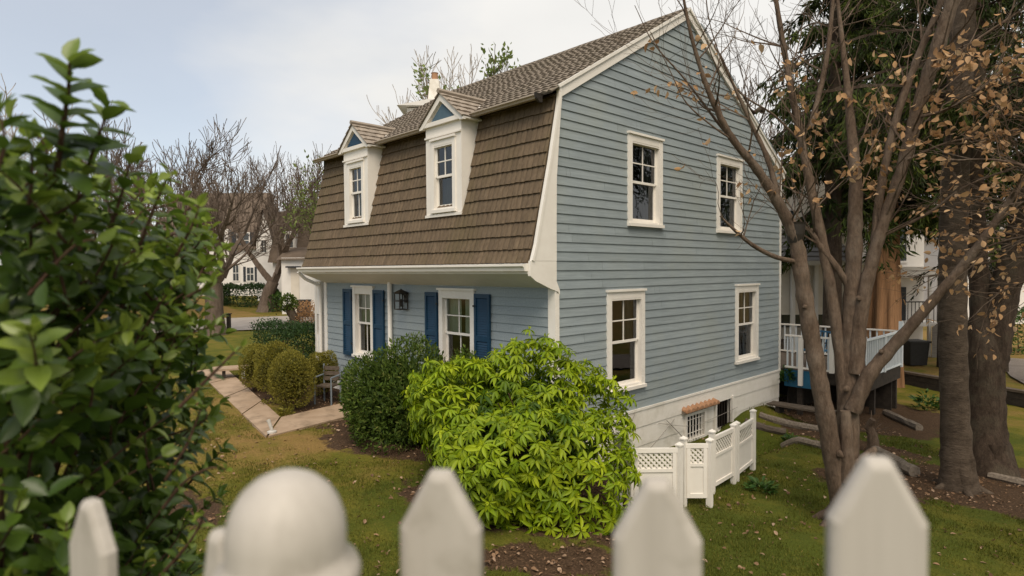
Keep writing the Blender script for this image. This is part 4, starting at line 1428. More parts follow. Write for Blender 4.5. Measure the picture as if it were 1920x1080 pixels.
for pts, rad in stems:
    c = path(pts)
    t = np.linspace(0, 1, len(c)); tr_ = np.linspace(0, 1, len(rad))
    rr = np.interp(t, tr_, rad) * .80
    rr = rr * (1 + .05 * np.sin(np.arange(len(c)) * 1.7) + R.normal(0, .02, len(c)))
    tube(tk, c, rr, 10 if rad[0] > .06 else 6, wob=.05 if rad[0] > .06 else .02)
    # side twigs
    if rad[0] < .19 or True:
        for k in range(int(5 + len(c) / 5)):
            i = int(len(c) * R.uniform(.35 if rad[0] > .1 else .2, .98))
            if c[min(i, len(c) - 1)][2] < 3.0 or R.random() < (.55 if (c[min(i, len(c) - 1)] - CAM) @ RGT < 3.2 else .15):
                continue
            q = c[min(i, len(c) - 2)]
            ax = unit(c[min(i + 1, len(c) - 1)] - c[max(i - 1, 0)])
            nd = rot_about(ax, perp(ax), R.uniform(.4, 1.1))
            side = R.uniform(-.2, .6)
            nd = unit(nd + RGT * side * .5 + V(0, 0, .1))
            grow(q, nd, R.uniform(.5, 1.05), min(.015, rr[min(i, len(c) - 1)] * .5), 2, S, tips, up=.05, nseg=5, kids=(1, 3), shrink=(.5, .75), wig=.17, minr=.0022)
# buttresses at the foot
for a in np.linspace(0, 6.28, 7)[:-1]:
    q = tb + V(math.cos(a) * .42, math.sin(a) * .42, 0)
    q[2] = gz(q[0], q[1]) - .04
    tube(tk, spline([tb + V(0, 0, .55), tb + V(math.cos(a) * .16, math.sin(a) * .16, .18), q], 5), np.linspace(.12, .05, 11), 8, wob=.08)
tube(tk, spline([at(1590, 905, D0 - .18), at(1588, 850, D0 - .16), at(1586, 790, D0 - .13), at(1584, 770, D0 - .12)], 4), np.linspace(.09, .065, 13), 9, wob=.06)
for (u, v, dd, r_) in ((1572, 852, -.22, .035), (1604, 690, -.06, .03), (1540, 720, -.2, .028), (1612, 560, -.1, .026), (1590, 730, -.08, .03), (1512, 575, -.24, .022), (1655, 660, -.28, .022)):
    q = at(u, v, D0 + dd)
    n_ = unit(-FXY + RGT * R.normal(0, .5))
    tube(tk, [q - n_ * .03, q - n_ * .004, q + n_ * .006, q + n_ * .001], [r_ * 1.5, r_ * 1.2, r_ * .7, r_ * .25], 9, wob=.15)
trunk = tk.build('trunk', 'bark_main', beech, smooth=True)
seg_mesh(S).build('twigs', 'bark_main', beech)
lmb = MB()
def dry_leaf(ps, ds, n_each, ln=(.07, .125)):
    pos, dr = [], []
    for p_, d_ in zip(ps, ds):
        for j in range(n_each):
            pos.append(p_ + R.normal(0, .035, 3) - d_ * R.uniform(0, .12)); dr.append(unit(d_ * .5 + R.normal(0, .55, 3) - V(0, 0, .55)))
    n = len(pos)
    l = R.uniform(*ln, n)
    leaves(lmb, pos, dr, R.normal(0, 1, (n, 3)), l, l * R.uniform(.45, .65, n), np.clip(R.normal(.5, .25, n), 0, 1), T_OVAL)
def px_of(p):
    q = p - CAM
    dz_ = q @ FWD
    return 960 + F * (q @ R2) / dz_, 540 - F * (q @ U2) / dz_
sel_p, sel_d = [], []
for p_, d_ in tips:
    h = p_[2]
    X_ = (p_ - CAM) @ RGT
    # the dry leaves hang on in the lower crown, thick towards the right
    prob = .62 * float(ss(5.9, 4.9, h)) * (.18 + .82 * float(ss(3.3, 4.6, X_))) + .02
    if R.random() < prob * .9:
        sel_p.append(p_); sel_d.append(d_)
dry_leaf(sel_p, sel_d, 2)
lmb.build('dry_leaves', 'leaf_brown', beech, smooth=True)

# second beech, its trunk just beyond the right edge, its low twigs reaching in
tb2 = loc(6.9, 6.6, 0); tb2[2] = gz(tb2[0], tb2[1])
beech2 = empty('beech_tree', tb2, 'low leafy beech limbs with tan dry leaves reaching in from the right edge', 'tree')
tk, S, tips = MB(), [], []
tube(tk, spline([tb2 - V(0, 0, .1), tb2 + V(0, 0, 1.5), tb2 + V(.1, 0, 4), tb2 + V(.3, .2, 9)], 8), np.linspace(.2, .08, 25), 10, wob=.06)
for u0, v0, u1, v1, dd in ((1980, 330, 1780, 300, 0), (2000, 380, 1800, 410, .4), (1990, 450, 1830, 470, -.3), (1985, 250, 1850, 215, .6), (2000, 520, 1850, 560, .5), (2010, 420, 1760, 360, 1.0), (2000, 480, 1740, 520, 1.2)):
    a, b = at(u0, v0, 6.6 + dd), at(u1, v1, 7.2 + dd)
    s0 = tb2 + V(0, 0, a[2] - tb2[2] - .3)
    c = spline([s0, a, (a + b) / 2 + V(0, 0, .08), b], 6)
    tube(tk, c, np.linspace(.03, .006, len(c)), 6)
    for k in range(13):
        i = R.integers(4, len(c) - 1)
        ax = unit(c[i + 1] - c[i])
        grow(c[i], unit(rot_about(ax, perp(ax), R.uniform(.4, .9)) - V(0, 0, .05)), R.uniform(.35, .7), .007, 1, S, tips, up=.02, nseg=4, kids=(2, 3), wig=.17, minr=.002)
tk.build('trunk', 'bark_main', beech2, smooth=True)
seg_mesh(S).build('twigs', 'bark_main', beech2)
lmb = MB()
idx_ = [i for i in range(len(tips)) if R.random() < .42]
dry_leaf([tips[i][0] for i in idx_], [tips[i][1] for i in idx_], 2, (.06, .11))
lmb.build('dry_leaves', 'leaf_brown', beech2, smooth=True)

# ---- two big dark trunks on the right
def root_flare(mb, b, r, n, rng=.9):
    for a in np.linspace(0, 6.28, n + 1)[:-1] + R.uniform(0, .5):
        l = r * R.uniform(1.7, 2.6)
        q = b + V(math.cos(a) * l, math.sin(a) * l, 0); q[2] = gz(q[0], q[1]) - .05
        m_ = b + V(math.cos(a) * l * .5, math.sin(a) * l * .5, r * .5)
        tube(mb, spline([b + V(math.cos(a) * r * .35, math.sin(a) * r * .35, r * 2.6), b + V(math.cos(a) * r * .75, math.sin(a) * r * .75, r * .9), m_ - V(0, 0, r * .25), q], 6), np.linspace(r * .6, r * .22, 19), 8, wob=.06)
def sprays(mb, S, base, dirn, length, droop, nsp, ln, dens):
    """one evergreen bough with hanging sprays of needles"""
    c = spline([base, base + dirn * length * .5 + V(0, 0, -.04 * length), base + dirn * length + V(0, 0, -droop * length)], 6)
    for a, b in zip(c[:-1], c[1:]):
        S.append((a, b, .03, .022, 0))
    pos, dr, ll = [], [], []
    for k in range(nsp):
        t = R.uniform(.12, 1)
        i = min(int(t * (len(c) - 1)), len(c) - 2)
        q = c[i] + (c[i + 1] - c[i]) * R.random()
        sd = unit(np.cross(dirn, V(0, 0, 1))) * R.choice([-1, 1])
        d_ = unit(sd * R.uniform(.1, 1) + dirn * R.uniform(.1, .8) - V(0, 0, R.uniform(.4, 1.5)))
        L2 = length * .26 * R.uniform(.5, 1.2)
        S.append((q, q + d_ * L2, .008, .003, 0))
        for j in range(dens):
            s = R.random()
            pos.append(q + d_ * L2 * s + R.normal(0, .03, 3)); dr.append(unit(d_ + R.normal(0, .55, 3) - V(0, 0, .35))); ll.append(ln * R.uniform(.6, 1.3))
    n = len(pos)
    ll = np.array(ll)
    leaves(mb, pos, dr, R.normal(0, 1, (n, 3)), ll, ll * .22, np.clip(R.normal(.42, .24) + R.normal(0, .16, n), 0, 1))

t1 = G(4.68, 4.80)
e = empty('evergreen_tree', t1, 'grey-barked evergreen trunk nearest on the right with exposed roots', 'tree')
tk = MB()
c = spline([t1 - V(0, 0, .1), at(1793, 840, 10.15), at(1788, 700, 10.2), at(1786, 560, 10.2), at(1789, 400, 10.2), at(1797, 200, 10.2), at(1808, 0, 10.2), at(1822, -260, 10.2), at(1830, -700, 10.2)], 8)
rr = np.interp(np.linspace(0, 1, len(c)), [0, .06, .2, .5, 1], [.34, .25, .205, .20, .14]) * (1 + .03 * np.sin(np.arange(len(c)) * 2.1))
tube(tk, c, rr, 14, wob=.035)
root_flare(tk, t1, .21, 5)
tk.build('trunk', 'bark_grey', e, smooth=True)
cm, S = MB(), []
for k in range(44):
    q = c[R.integers(len(c) // 2 + 2, len(c))].copy()
    q[2] = max(q[2], 5.2)
    a = R.uniform(0, 6.28)
    sprays(cm, S, q, unit(V(math.cos(a), math.sin(a), .15)), R.uniform(1.6, 3.2), R.uniform(.15, .4), 26, .15, 14)
cm.build('crown', 'leaf_conifer', e)
seg_mesh(S).build('boughs', 'bark_dark', e)

t2 = G(4.92, 6.30)
e = empty('evergreen_tree', t2, 'dark rough trunk farthest right that forks above the deck height', 'tree')
tk = MB()
DD = 11.2
c = spline([t2 - V(0, 0, .1), at(1847, 800, DD), at(1845, 700, DD), at(1843, 640, DD), at(1838, 560, DD + .1), at(1832, 460, DD + .2), at(1828, 330, DD + .3), at(1832, 150, DD + .4), at(1840, -150, DD + .5), at(1846, -500, DD + .5)], 8)
tube(tk, c, np.interp(np.linspace(0, 1, len(c)), [0, .1, .3, .42, 1], [.40, .33, .30, .17, .10]), 14, wob=.05)
c2 = spline([at(1855, 690, DD), at(1866, 630, DD - .05), at(1880, 560, DD - .1), at(1902, 480, DD - .2), at(1925, 390, DD - .3), at(1955, 250, DD - .4), at(1985, 60, DD - .5), at(2000, -200, DD - .5)], 8)
tube(tk, c2, np.interp(np.linspace(0, 1, len(c2)), [0, .3, 1], [.28, .235, .14]), 12, wob=.05)
root_flare(tk, t2, .22, 5)
tk.build('trunk', 'bark_dark', e, smooth=True)
cm, S = MB(), []
for k in range(40):
    src = c if R.random() < .5 else c2
    q = src[R.integers(len(src) * 6 // 10, len(src))].copy()
    q[2] = max(q[2], 5.6)
    a = R.uniform(0, 6.28)
    sprays(cm, S, q, unit(V(math.cos(a), math.sin(a), .12)), R.uniform(1.5, 3.4), R.uniform(.15, .4), 26, .15, 14)
cm.build('crown', 'leaf_conifer', e)
seg_mesh(S).build('boughs', 'bark_dark', e)

# tall conifer with tan fibrous bark beyond the deck
tr0 = at(1655, 640, 20.5); tr0[2] = gz(tr0[0], tr0[1])
e = empty('tall_conifer', tr0, 'tall evergreen with tan fibrous trunk standing behind the white deck railing', 'tree')
tk = MB()
hts = np.linspace(0, 19, 28)
c = np.array([tr0 + V(0, 0, h) + RGT * (.05 * math.sin(h * .6)) for h in hts])
tube(tk, c, np.interp(hts, [0, 1, 4, 19], [.62, .52, .46, .10]), 18, wob=.06)
for a in np.linspace(0, 6.28, 9)[:-1]:
    tube(tk, [tr0 + V(math.cos(a) * .52, math.sin(a) * .52, -.1), tr0 + V(math.cos(a) * .43, math.sin(a) * .43, 1.5), tr0 + V(math.cos(a) * .37, math.sin(a) * .37, 6)], [.17, .14, .08], 7, wob=.08)
tk.build('trunk', 'bark_tan', e, smooth=True)
cm, S = MB(), []
for k in range(190):
    h = R.uniform(5.6, 18.5)
    a = R.uniform(0, 6.28)
    ln = np.interp(h, [6, 10, 18.5], [3.6, 3.3, .7]) * R.uniform(.7, 1.1)
    sprays(cm, S, tr0 + V(0, 0, h), unit(V(math.cos(a), math.sin(a), .12)), ln, R.uniform(.25, .6), 26, .30, 12)
cm.build('crown', 'leaf_conifer', e)
seg_mesh(S).build('boughs', 'bark_dark', e)
def conifer(u, D, hbase, htop, rad, nb, label, nsp=22, dens=10, ln=.26, tr=.3):
    b = at(u, 600, D); b[2] = gz(b[0], b[1])
    e = empty('tall_conifer', b, label, 'tree')
    tk = MB()
    tube(tk, [b, b + V(0, 0, htop * .5), b + V(0, 0, htop)], [tr, tr * .7, .06], 10, wob=.05)
    tk.build('trunk', 'bark_dark', e, smooth=True)
    cm, S = MB(), []
    for k in range(nb):
        h = R.uniform(hbase, htop)
        a = R.uniform(0, 6.28)
        sprays(cm, S, b + V(0, 0, h), unit(V(math.cos(a), math.sin(a), .12)), rad * np.interp(h, [hbase, htop], [1, .25]) * R.uniform(.7, 1.1), R.uniform(.2, .5), nsp, ln, dens)
    cm.build('crown', 'leaf_conifer', e)
    seg_mesh(S).build('boughs', 'bark_dark', e)
conifer(1560, 19.0, 7.0, 17, 2.9, 80, 'dark conifer crown right beside the gable peak')
conifer(1775, 24.0, 6.0, 19, 4.2, 110, 'broad dark conifer behind the forked trunk at the right')
conifer(1990, 19.5, 4.6, 17, 4.6, 90, 'dark drooping conifer at the far right edge')

# ---- bare trees far behind
def bare(name, b, h, spread_, r, label, lev=4, mat='bark_far', forks=3, group=None, fork_h=.25, lean=None, budmat=None, budn=0, cat='tree', kids=(2, 3)):
    e = empty(name, b, label, cat, group)
    S, tips = [], []
    tk = MB()
    fz = h * fork_h
    l_ = lean if lean is not None else V(0, 0, 0)
    c = spline([b - V(0, 0, .15), b + V(0, 0, fz * .5) + l_ * .3, b + V(0, 0, fz) + l_], 5)
    tube(tk, c, np.interp(np.linspace(0, 1, len(c)), [0, .25, 1], [r * 1.5, r, r * .85]), 9, wob=.06)
    for k in range(forks):
        a = k * 6.283 / forks + R.uniform(-.4, .4)
        d_ = unit(V(math.cos(a) * spread_, math.sin(a) * spread_, 1))
        grow(c[-1] - V(0, 0, r * .4), d_, h * R.uniform(.30, .38), r * R.uniform(.5, .65), lev, S, tips, up=.07, nseg=5, kids=kids, spread=(.35, .8), shrink=(.55, .72), wig=.15, minr=.014 * h / 10)
    tk.build('trunk', mat, e, smooth=True)
    seg_mesh(S).build('branches', mat, e)
    if budmat:
        mb = MB()
        pos = np.array([t_[0] for t_ in tips]); dr = np.array([t_[1] for t_ in tips])
        pick = R.choice(len(pos), budn)
        l = R.uniform(.15, .34, budn)
        leaves(mb, pos[pick] + R.normal(0, .16, (budn, 3)), dr[pick] + R.normal(0, .6, (budn, 3)), R.normal(0, 1, (budn, 3)), l, l * .55, np.clip(R.normal(.5, .22, budn), 0, 1))
        mb.build('young_leaves', budmat, e)
    return e
def gpx(u, D):
    p = at(u, 560, D)
    p[2] = gz(p[0], p[1])
    return p
GT = 'bare trees across the street'
bare('bare_tree', gpx(402, 32.4), 10.6, .9, .48, 'bare tree with thick forked trunk on the near side of the street', forks=4, group=GT, fork_h=.26, kids=(2, 4))
bare('bare_tree', gpx(497, 50), 14, .7, .55, 'bare tree with leaning limbs on the lawn across the street', forks=3, group=GT, fork_h=.18, lean=RGT * .7, kids=(2, 4))
bare('bare_tree', gpx(300, 44), 15.5, .7, .45, 'tallest bare tree partly hidden behind the glossy bush', forks=4, group=GT, fork_h=.2, lev=4, kids=(2, 4))
bare('bare_tree', gpx(215, 40), 13, .7, .4, 'bare tree seen through the top of the glossy bush', forks=4, group=GT, fork_h=.2)
bare('bare_tree', gpx(575, 56), 14, .75, .42, 'bare tree just left of the brown mansard roof', forks=5, group=GT, fork_h=.2, kids=(2, 4))
bare('bare_tree', gpx(440, 70), 18, .5, .5, 'thin bare tree standing behind the white house across the street', forks=4, group=GT, fork_h=.2)
bare('bare_tree', gpx(-95, 24), 11.0, .6, .32, 'bare tree with pale twigs at the upper left edge', forks=4, group=GT, fork_h=.3, mat='bark_pale')
bare('budding_tree', gpx(622, 46), 11.0, .45, .32, 'budding tree just behind the left dormer', forks=4, budmat='leaf_bud', budn=1500, fork_h=.25)
bare('budding_tree', gpx(955, 34), 12.6, .75, .3, 'tree with new green leaves showing above the roof ridge', forks=6, budmat='leaf_bud', budn=5200, fork_h=.42, kids=(2, 3))
bare('bare_tree', gpx(815, 36), 12.4, .30, .3, 'pale bare tree beside the white chimney above the roof', forks=5, mat='bark_pale', fork_h=.4)
bare('bare_tree', gpx(1425, 30), 11.5, .45, .2, 'bare twiggy tree seen right of the gable peak', forks=4, fork_h=.35)
bare('bare_tree', gpx(1870, 34), 13, .6, .3, 'bare brown tree behind the forked trunk at far right', forks=4, fork_h=.25)
# thicket beyond the far houses reads as one mass
S, tips = [], []
for k in range(46):
    u = R.uniform(-150, 680)
    b = gpx(u, R.uniform(82, 110))
    d_ = unit(V(R.normal(0, .12), R.normal(0, .12), 1))
    grow(b, d_, R.uniform(5, 9), .22, 3, S, tips, up=.1, nseg=4, kids=(2, 4), spread=(.3, .8), wig=.13, minr=.035)
wd = seg_mesh(S).build('bare_woods', 'bark_far')
tag(wd, 'distant brown bare woods behind the white houses', 'woods', kind='stuff')

# ================================================================== FENCES, DECK, SMALL THINGS
def LP(X0, D0, ang=0):                       # local frame: a to the right, b away, c height
    ca, sa = math.cos(ang), math.sin(ang)
    return lambda a, b, c: loc(X0 + a * ca - b * sa, D0 + a * sa + b * ca, c)
fb = loc(0, .62, 1.25)
fence = empty('picket_fence', fb, 'white wooden picket fence with a ball-topped post in front of the camera', 'fence')
def picket(X, D, ztip, ang, w_=.09):
    P = LP(X, D, ang)
    mb = MB()
    h, t, sh, bl, ch = w_ / 2, .02, .062, .011, .008
    out = [(-h, 1.27), (h, 1.27), (h, ztip - sh), (bl, ztip), (-bl, ztip), (-h, ztip - sh)]
    inn = [(-h + ch, 1.27), (h - ch, 1.27), (h - ch, ztip - sh - ch * .4), (bl - ch * .3, ztip - ch * 1.1), (-bl + ch * .3, ztip - ch * 1.1), (-h + ch, ztip - sh - ch * .4)]
    v = [P(a, -t / 2, c) for a, c in inn] + [P(a, -t / 2 + ch * .7, c) for a, c in out] + [P(a, t / 2, c) for a, c in out]
    f = [tuple(range(6)), tuple(range(12, 18))[::-1]]
    for k in range(6):
        k2 = (k + 1) % 6
        f += [(k, k2, k2 + 6, k + 6), (k + 6, k2 + 6, k2 + 12, k + 12)]
    mb.add(v, f)
    o = mb.build('picket', 'white_wood', fence, fix=True)
    bv = o.modifiers.new('soft', 'BEVEL')
    bv.width = .003
    bv.segments = 2
    bv.limit_method = 'ANGLE'
    return o
aR = math.atan2(.579 - .641, .357 + .079)
aL = math.atan2(.80 - .617, -.563 + .233) - math.pi
sp = (.357 + .079) / 2
for X, z in ((-.079, 2.483), (.148, 2.484), (.357, 2.514)):
    picket(X, .62 + (X - .14) * math.tan(aR), z, aR)
for k in (1, 2, 3):
    X = .357 + .228 * k
    picket(X, .62 + (X - .14) * math.tan(aR), 2.51, aR)
picket(-.338, .69, 2.402, aL, .052)
picket(-.563, .80, 2.397, aL)
for k in (1, 2, 3):
    picket(-.603 - .255 * k, .82 + .12 * k, 2.36, aL)
def post(X, D, ztop):
    P = LP(X, D, aR)
    mb = MB()
    box(mb, P, -.048, .048, -.048, .048, 1.15, ztop - .125)
    po = mb.build('post', 'white_wood', fence, fix=True)
    pr = [(0, 0), (.016, -.002), (.030, -.008), (.043, -.019), (.052, -.033), (.058, -.050), (.0595, -.066), (.0590, -.082), (.060, -.090), (.070, -.097), (.074, -.106), (.072, -.118), (.064, -.126), (0, -.126)]
    rows, sd = [], 40
    v = []
    for r_, dz_ in pr:
        for k in range(sd):
            th = 2 * math.pi * k / sd
            v.append(P(math.cos(th) * max(r_, .0004), math.sin(th) * max(r_, .0004), ztop + dz_))
    f = [(i * sd + k, i * sd + (k + 1) % sd, (i + 1) * sd + (k + 1) % sd, (i + 1) * sd + k) for i in range(len(pr) - 1) for k in range(sd)]
    cb = MB().add(v, f)
    cb.build('post_cap', 'white_wood', po, smooth=True, fix=True)
post(-.233, .617, 2.495)
for z in (1.5, 2.12):
    mb = MB()
    a, b = loc(-.2, .62 + (-.34) * math.tan(aR) + .033, z), loc(.95, .62 + .81 * math.tan(aR) + .033, z)
    bar(mb, a, b, .035, .085)
    mb.build('rail', 'white_wood', fence, fix=True)
    mb = MB()
    bar(mb, loc(-.26, .66, z - .06), loc(-1.3, .66 + 1.04 * math.tan(-aL), z - .06), .035, .085)
    mb.build('rail', 'white_wood', fence, fix=True)

# folding screen of lattice-topped panels by the basement wall
sc = empty('privacy_screen', G(2.3, 1.2), 'zigzag white folding screen with lattice-topped panels beside the foundation', 'screen')
SA = [((1.98, -.66), (2.43, -.17)), ((2.24, .26), (2.50, .53)), ((2.21, 1.14), (2.17, 1.92)), ((2.13, 2.10), (2.01, 2.97))]
def spost(x, y, h=1.08, cap=True, w_=.075):
    b = G(x, y)
    mb = MB()
    box(mb, lambda a, b_, c: V(x + a, y + b_, b[2] + c), -w_ / 2, w_ / 2, -w_ / 2, w_ / 2, -.05, h)
    o = mb.build('post', 'white', sc, fix=True)
    if cap:
        cb = MB()
        q = [V(x + s * (w_ / 2 + .008), y + t * (w_ / 2 + .008), b[2] + h) for s, t in ((-1, -1), (1, -1), (1, 1), (-1, 1))]
        cb.add(q + [p_ + V(0, 0, .02) for p_ in q] + [V(x, y, b[2] + h + .055)], [(0, 1, 5, 4), (1, 2, 6, 5), (2, 3, 7, 6), (3, 0, 4, 7), (4, 5, 8), (5, 6, 8), (6, 7, 8), (7, 4, 8), (0, 1, 2, 3)])
        cb.build('post_cap', 'white', o)
def spanel(p, q, h=1.0):
    a, b = V(p[0], p[1], 0), V(q[0], q[1], 0)
    d_ = b - a
    ln = np.linalg.norm(d_); d_ /= ln
    nrm = V(-d_[1], d_[0], 0)
    z0 = float(gz((p[0] + q[0]) / 2, (p[1] + q[1]) / 2))
    P = lambda u, n, z: a + d_ * u + nrm * n + V(0, 0, z0 + z)
    e0, e1 = .045, ln - .045
    mb = MB()
    box(mb, P, e0 + .05, e1 - .05, -.008, .008, .17, .58)
    for x in (e0, e1 - .05):
        box(mb, P, x, x + .05, -.022, .022, .12, h - .05)
    for zz in ((.12, .18), (.575, .62), (h - .06, h)):
        box(mb, P, e0 + (.05 if zz[1] < h - .01 else -.02), e1 - (.05 if zz[1] < h - .01 else -.02), -.024, .024, *zz)
    o = mb.build('panel', 'white', sc, fix=True)
    lb = MB()
    x0, x1, l0, l1 = e0 + .05, e1 - .05, .62, h - .06
    s = .074
    k = x0 - (l1 - l0)
    for sgn in (0, 1):
        k = x0 - (l1 - l0)
        while k < x1:
            t0, t1 = max(0, x0 - k), min(l1 - l0, x1 - k)
            if t1 - t0 > .02:
                u0, u1 = k + t0, k + t1
                if sgn:
                    pts = (P(u0, .006, l0 + t0), P(u1, .006, l0 + t1))
                else:
                    pts = (P(u0, -.006, l1 - t0), P(u1, -.006, l1 - t1))
                bar(lb, pts[0], pts[1], .027, .007, nrm)
            k += s
    lb.build('lattice', 'white', o)
for i, (p, q) in enumerate(SA):
    spost(*p, .95)
    spost(*q, 1.04 if i == 3 else .95)
    spanel(p, q, .90)
spost(1.84, -.74, .98)

# deck behind the house
DZ, DX, DY0, DY1 = .0, 2.0, 9.08, 12.25
deck = empty('deck', V(.6, 10.6, float(gz(.6, 10.6))), 'raised rear deck with white railing and blue rim board', 'deck')
mb = MB()
x = -2.4
y = DY0 + .05
while y < DY1:
    box(mb, IDP, -2.4, DX - .03, y, y + .13, DZ - .05, DZ - .012, R.uniform(.3, .7))
    y += .14
mb.build('floor', 'deckwood', deck, fix=True)
mb = MB()
box(mb, IDP, .05, 1.05, DY0, DY0 + .04, DZ - .47, DZ - .02)
mb.build('rim_board', 'bluepaint', deck, fix=True)
mb = MB()
box(mb, IDP, 1.05, DX, DY0 + .02, DY0 + .05, DZ - .30, DZ - .03)
box(mb, IDP, DX - .05, DX - .01, DY0, DY1, DZ - .42, DZ - .03)
mb.build('rim_board', 'darkwood', deck, fix=True)
mb = MB()
box(mb, IDP, -2.4, DX - .1, DY1 - .5, DY1 - .45, -1.5, DZ - .06)
box(mb, IDP, .0, .03, DY0 + .3, DY1 - .5, -1.5, DZ - .06)
mb.build('added_dark_backing', 'darkwood', deck, fix=True)  # added dark backing so the space under the deck reads black
for px_, py_ in ((.42, DY0 + .12), (1.62, DY0 + .4), (1.75, 10.6), (1.86, DY1 - .1)):
    mb = MB()
    box(mb, IDP, px_ - .06, px_ + .06, py_ - .06, py_ + .06, -1.45, DZ - .06)
    mb.build('support', 'darkwood', deck, fix=True)
def railing(p, q, n, z0=.06, z1=.90, posts=(), mat='white'):
    a, b = V(*p, 0), V(*q, 0)
    mb = MB()
    bar(mb, a + V(0, 0, z1), b + V(0, 0, z1), .085, .04)
    bar(mb, a + V(0, 0, z0), b + V(0, 0, z0), .05, .045)
    r_ = mb.build('railing', mat, deck, fix=True)
    for k in range(n):
        t = (k + .5) / n
        c = a + (b - a) * t
        bb = MB()
        box(bb, lambda i, j, l: c + V(i, j, l), -.018, .018, -.018, .018, z0 + .023, z1 - .02)
        bb.build('baluster', 'greybluerail', r_)
    for t, zl, zh in posts:
        c = a + (b - a) * t
        bb = MB()
        box(bb, lambda i, j, l: c + V(i, j, l), -.05, .05, -.09, -.0, zl, zh)
        bb.build('railing_post', mat, r_, fix=True)
railing((.08, DY0 - .03), (DX, DY0 - .03), 15, posts=((.22, -.40, .86), (.80, -.18, .9), (.62, .02, 1.02)))
railing((DX, DY0), (DX, DY1), 22, z0=-.02, posts=((.0, -.2, 1.0), (.5, -.06, .92), (1.0, -.1, 1.18)), mat='greybluerail')
railing((-1.5, DY1), (DX, DY1), 20, posts=((.3, 0, 1.0), (.7, 0, 1.0)))
def chair(x, y, ang, z, label, seatm='dark_metal', cush=None, sc_=1.0):
    e = empty('patio_chair', V(x, y, z), label, 'chair')
    ca, sa = math.cos(ang), math.sin(ang)
    P = lambda a, b, c: V(x + (a * ca - b * sa) * sc_, y + (a * sa + b * ca) * sc_, z + c * sc_)
    mb = MB(); box(mb, P, -.25, .25, -.25, .25, .40, .44); mb.build('seat', cush or seatm, e, fix=True)
    mb = MB()
    for k in range(5):
        bar(mb, P(-.2 + .1 * k, -.24, .46), P(-.2 + .1 * k, -.33, .92), .05, .015)
    bar(mb, P(-.25, -.33, .92), P(.25, -.33, .92), .04, .04)
    mb.build('backrest', cush or seatm, e, fix=True)
    for i, j in ((-1, -1), (1, -1), (1, 1), (-1, 1)):
        mb = MB(); tube(mb, [P(i * .23, j * .22, 0), P(i * .23, j * .22, .41)], .018, 6); mb.build('leg', seatm, e)
    for i in (-1, 1):
        mb = MB(); tube(mb, spline([P(i * .26, .2, .4), P(i * .27, .2, .62), P(i * .27, -.27, .64)], 4), .016, 6); mb.build('armrest', seatm, e)
    return e
chair(.45, 10.2, 2.8, DZ, 'dark patio chair with blue cushion on the deck near the house corner', cush='bluefabric')
chair(1.25, 10.4, 3.6, DZ, 'black patio chair on the deck behind the front railing')
e = empty('planter', V(1.62, 11.7, DZ), 'blue planter with green foliage at the outer end of the deck', 'planter')
mb = MB()
tube(mb, [V(1.62, 11.7, DZ), V(1.62, 11.7, .1), V(1.62, 11.7, .42), V(1.62, 11.7, .46)], [.17, .19, .25, .27], 18)
mb.build('pot', 'bluefabric', e, smooth=False)
mb = MB()
n = 90
d_ = unit(R.normal(0, 1, (n, 3)) + V(0, 0, .6))
leaves(mb, V(1.62, 11.7, .5) + d_ * .08, d_, R.normal(0, 1, (n, 3)), .2 * R.uniform(.6, 1.2, n), .05, R.uniform(.2, .9, n), T_OVAL)
mb.build('foliage', 'clump', e)

# timbers and boards at the foot of the deck
def timber(name, p, q, w_, h, mat, label, cat='timber', group='old timbers edging the beds behind the house', dz=0.0):
    a, b = G(*p), G(*q)
    mb = MB()
    for sgm in range(6):
        t0, t1 = sgm / 6, (sgm + 1) / 6
        pass
    c = np.array([a + (b - a) * t for t in np.linspace(0, 1, 9)])
    c[:, 2] = gz(c[:, 0], c[:, 1]) + h * .35 + dz
    tube(mb, c, [w_ / 2 * .97] + [w_ / 2] * 7 + [w_ / 2 * .97], 8, wob=.10)
    return tag(mb.build(name, mat, origin=a, smooth=False), label, cat, group)
timber('garden_timber', (.35, 6.9), (1.75, 7.55), .17, .17, 'timber', 'pale grey timber nearest the rear house corner')
timber('garden_timber', (.25, 6.35), (1.05, 6.75), .17, .17, 'deckwood', 'short brown timber against the house foundation by the deck')
timber('garden_timber', (1.3, 5.98), (2.35, 5.72), .16, .15, 'timber', 'pale grey timber lying on the grass left of the beech trunk')
timber('garden_timber', (2.0, 10.85), (3.05, 9.6), .2, .2, 'timber', 'pale square timber in the grass below the outer end of the deck')
timber('garden_timber', (3.05, 6.2), (4.0, 5.0), .22, .2, 'timber', 'long grey log between the beech and the grey-barked trunk')
timber('garden_timber', (4.9, 6.0), (6.6, 5.6), .16, .14, 'timber', 'exposed grey log behind the roots of the right trunks')
a = G(1.0, 7.9)
e = empty('plank_bench', a, 'low weathered plank bench at the foot of the deck beside the foundation', 'bench')
P = lambda i, j, k: V(.95 + i, 7.85 + j, float(gz(.95, 7.85)) + k)
mb = MB()
for k in range(3):
    box(mb, P, -.75, .75, -.2 + .14 * k, -.07 + .14 * k, .34, .385, R.uniform(.3, .7))
mb.build('seat', 'deckwood', e, fix=True)
for s in (-.55, .5):
    mb = MB(); box(mb, P, s, s + .09, -.16, .18, -.05, .34); mb.build('leg', 'darkwood', e, fix=True)
mb = MB()
q = G(2.95, 6.3)
tube(mb, spline([q - V(0, 0, .1), q + V(.03, 0, .25), q + V(-.04, .02, .5), q + V(.02, 0, .68)], 5), np.linspace(.13, .06, 16), 8, wob=.12)
for k in range(6):
    d_ = unit(V(R.normal(), R.normal(), .9))
    b_ = q + V(0, 0, R.uniform(.3, .62))
    tube(mb, spline([b_, b_ + d_ * .15 + R.normal(0, .02, 3), b_ + d_ * .32], 4), np.linspace(.018, .005, 9), 5)
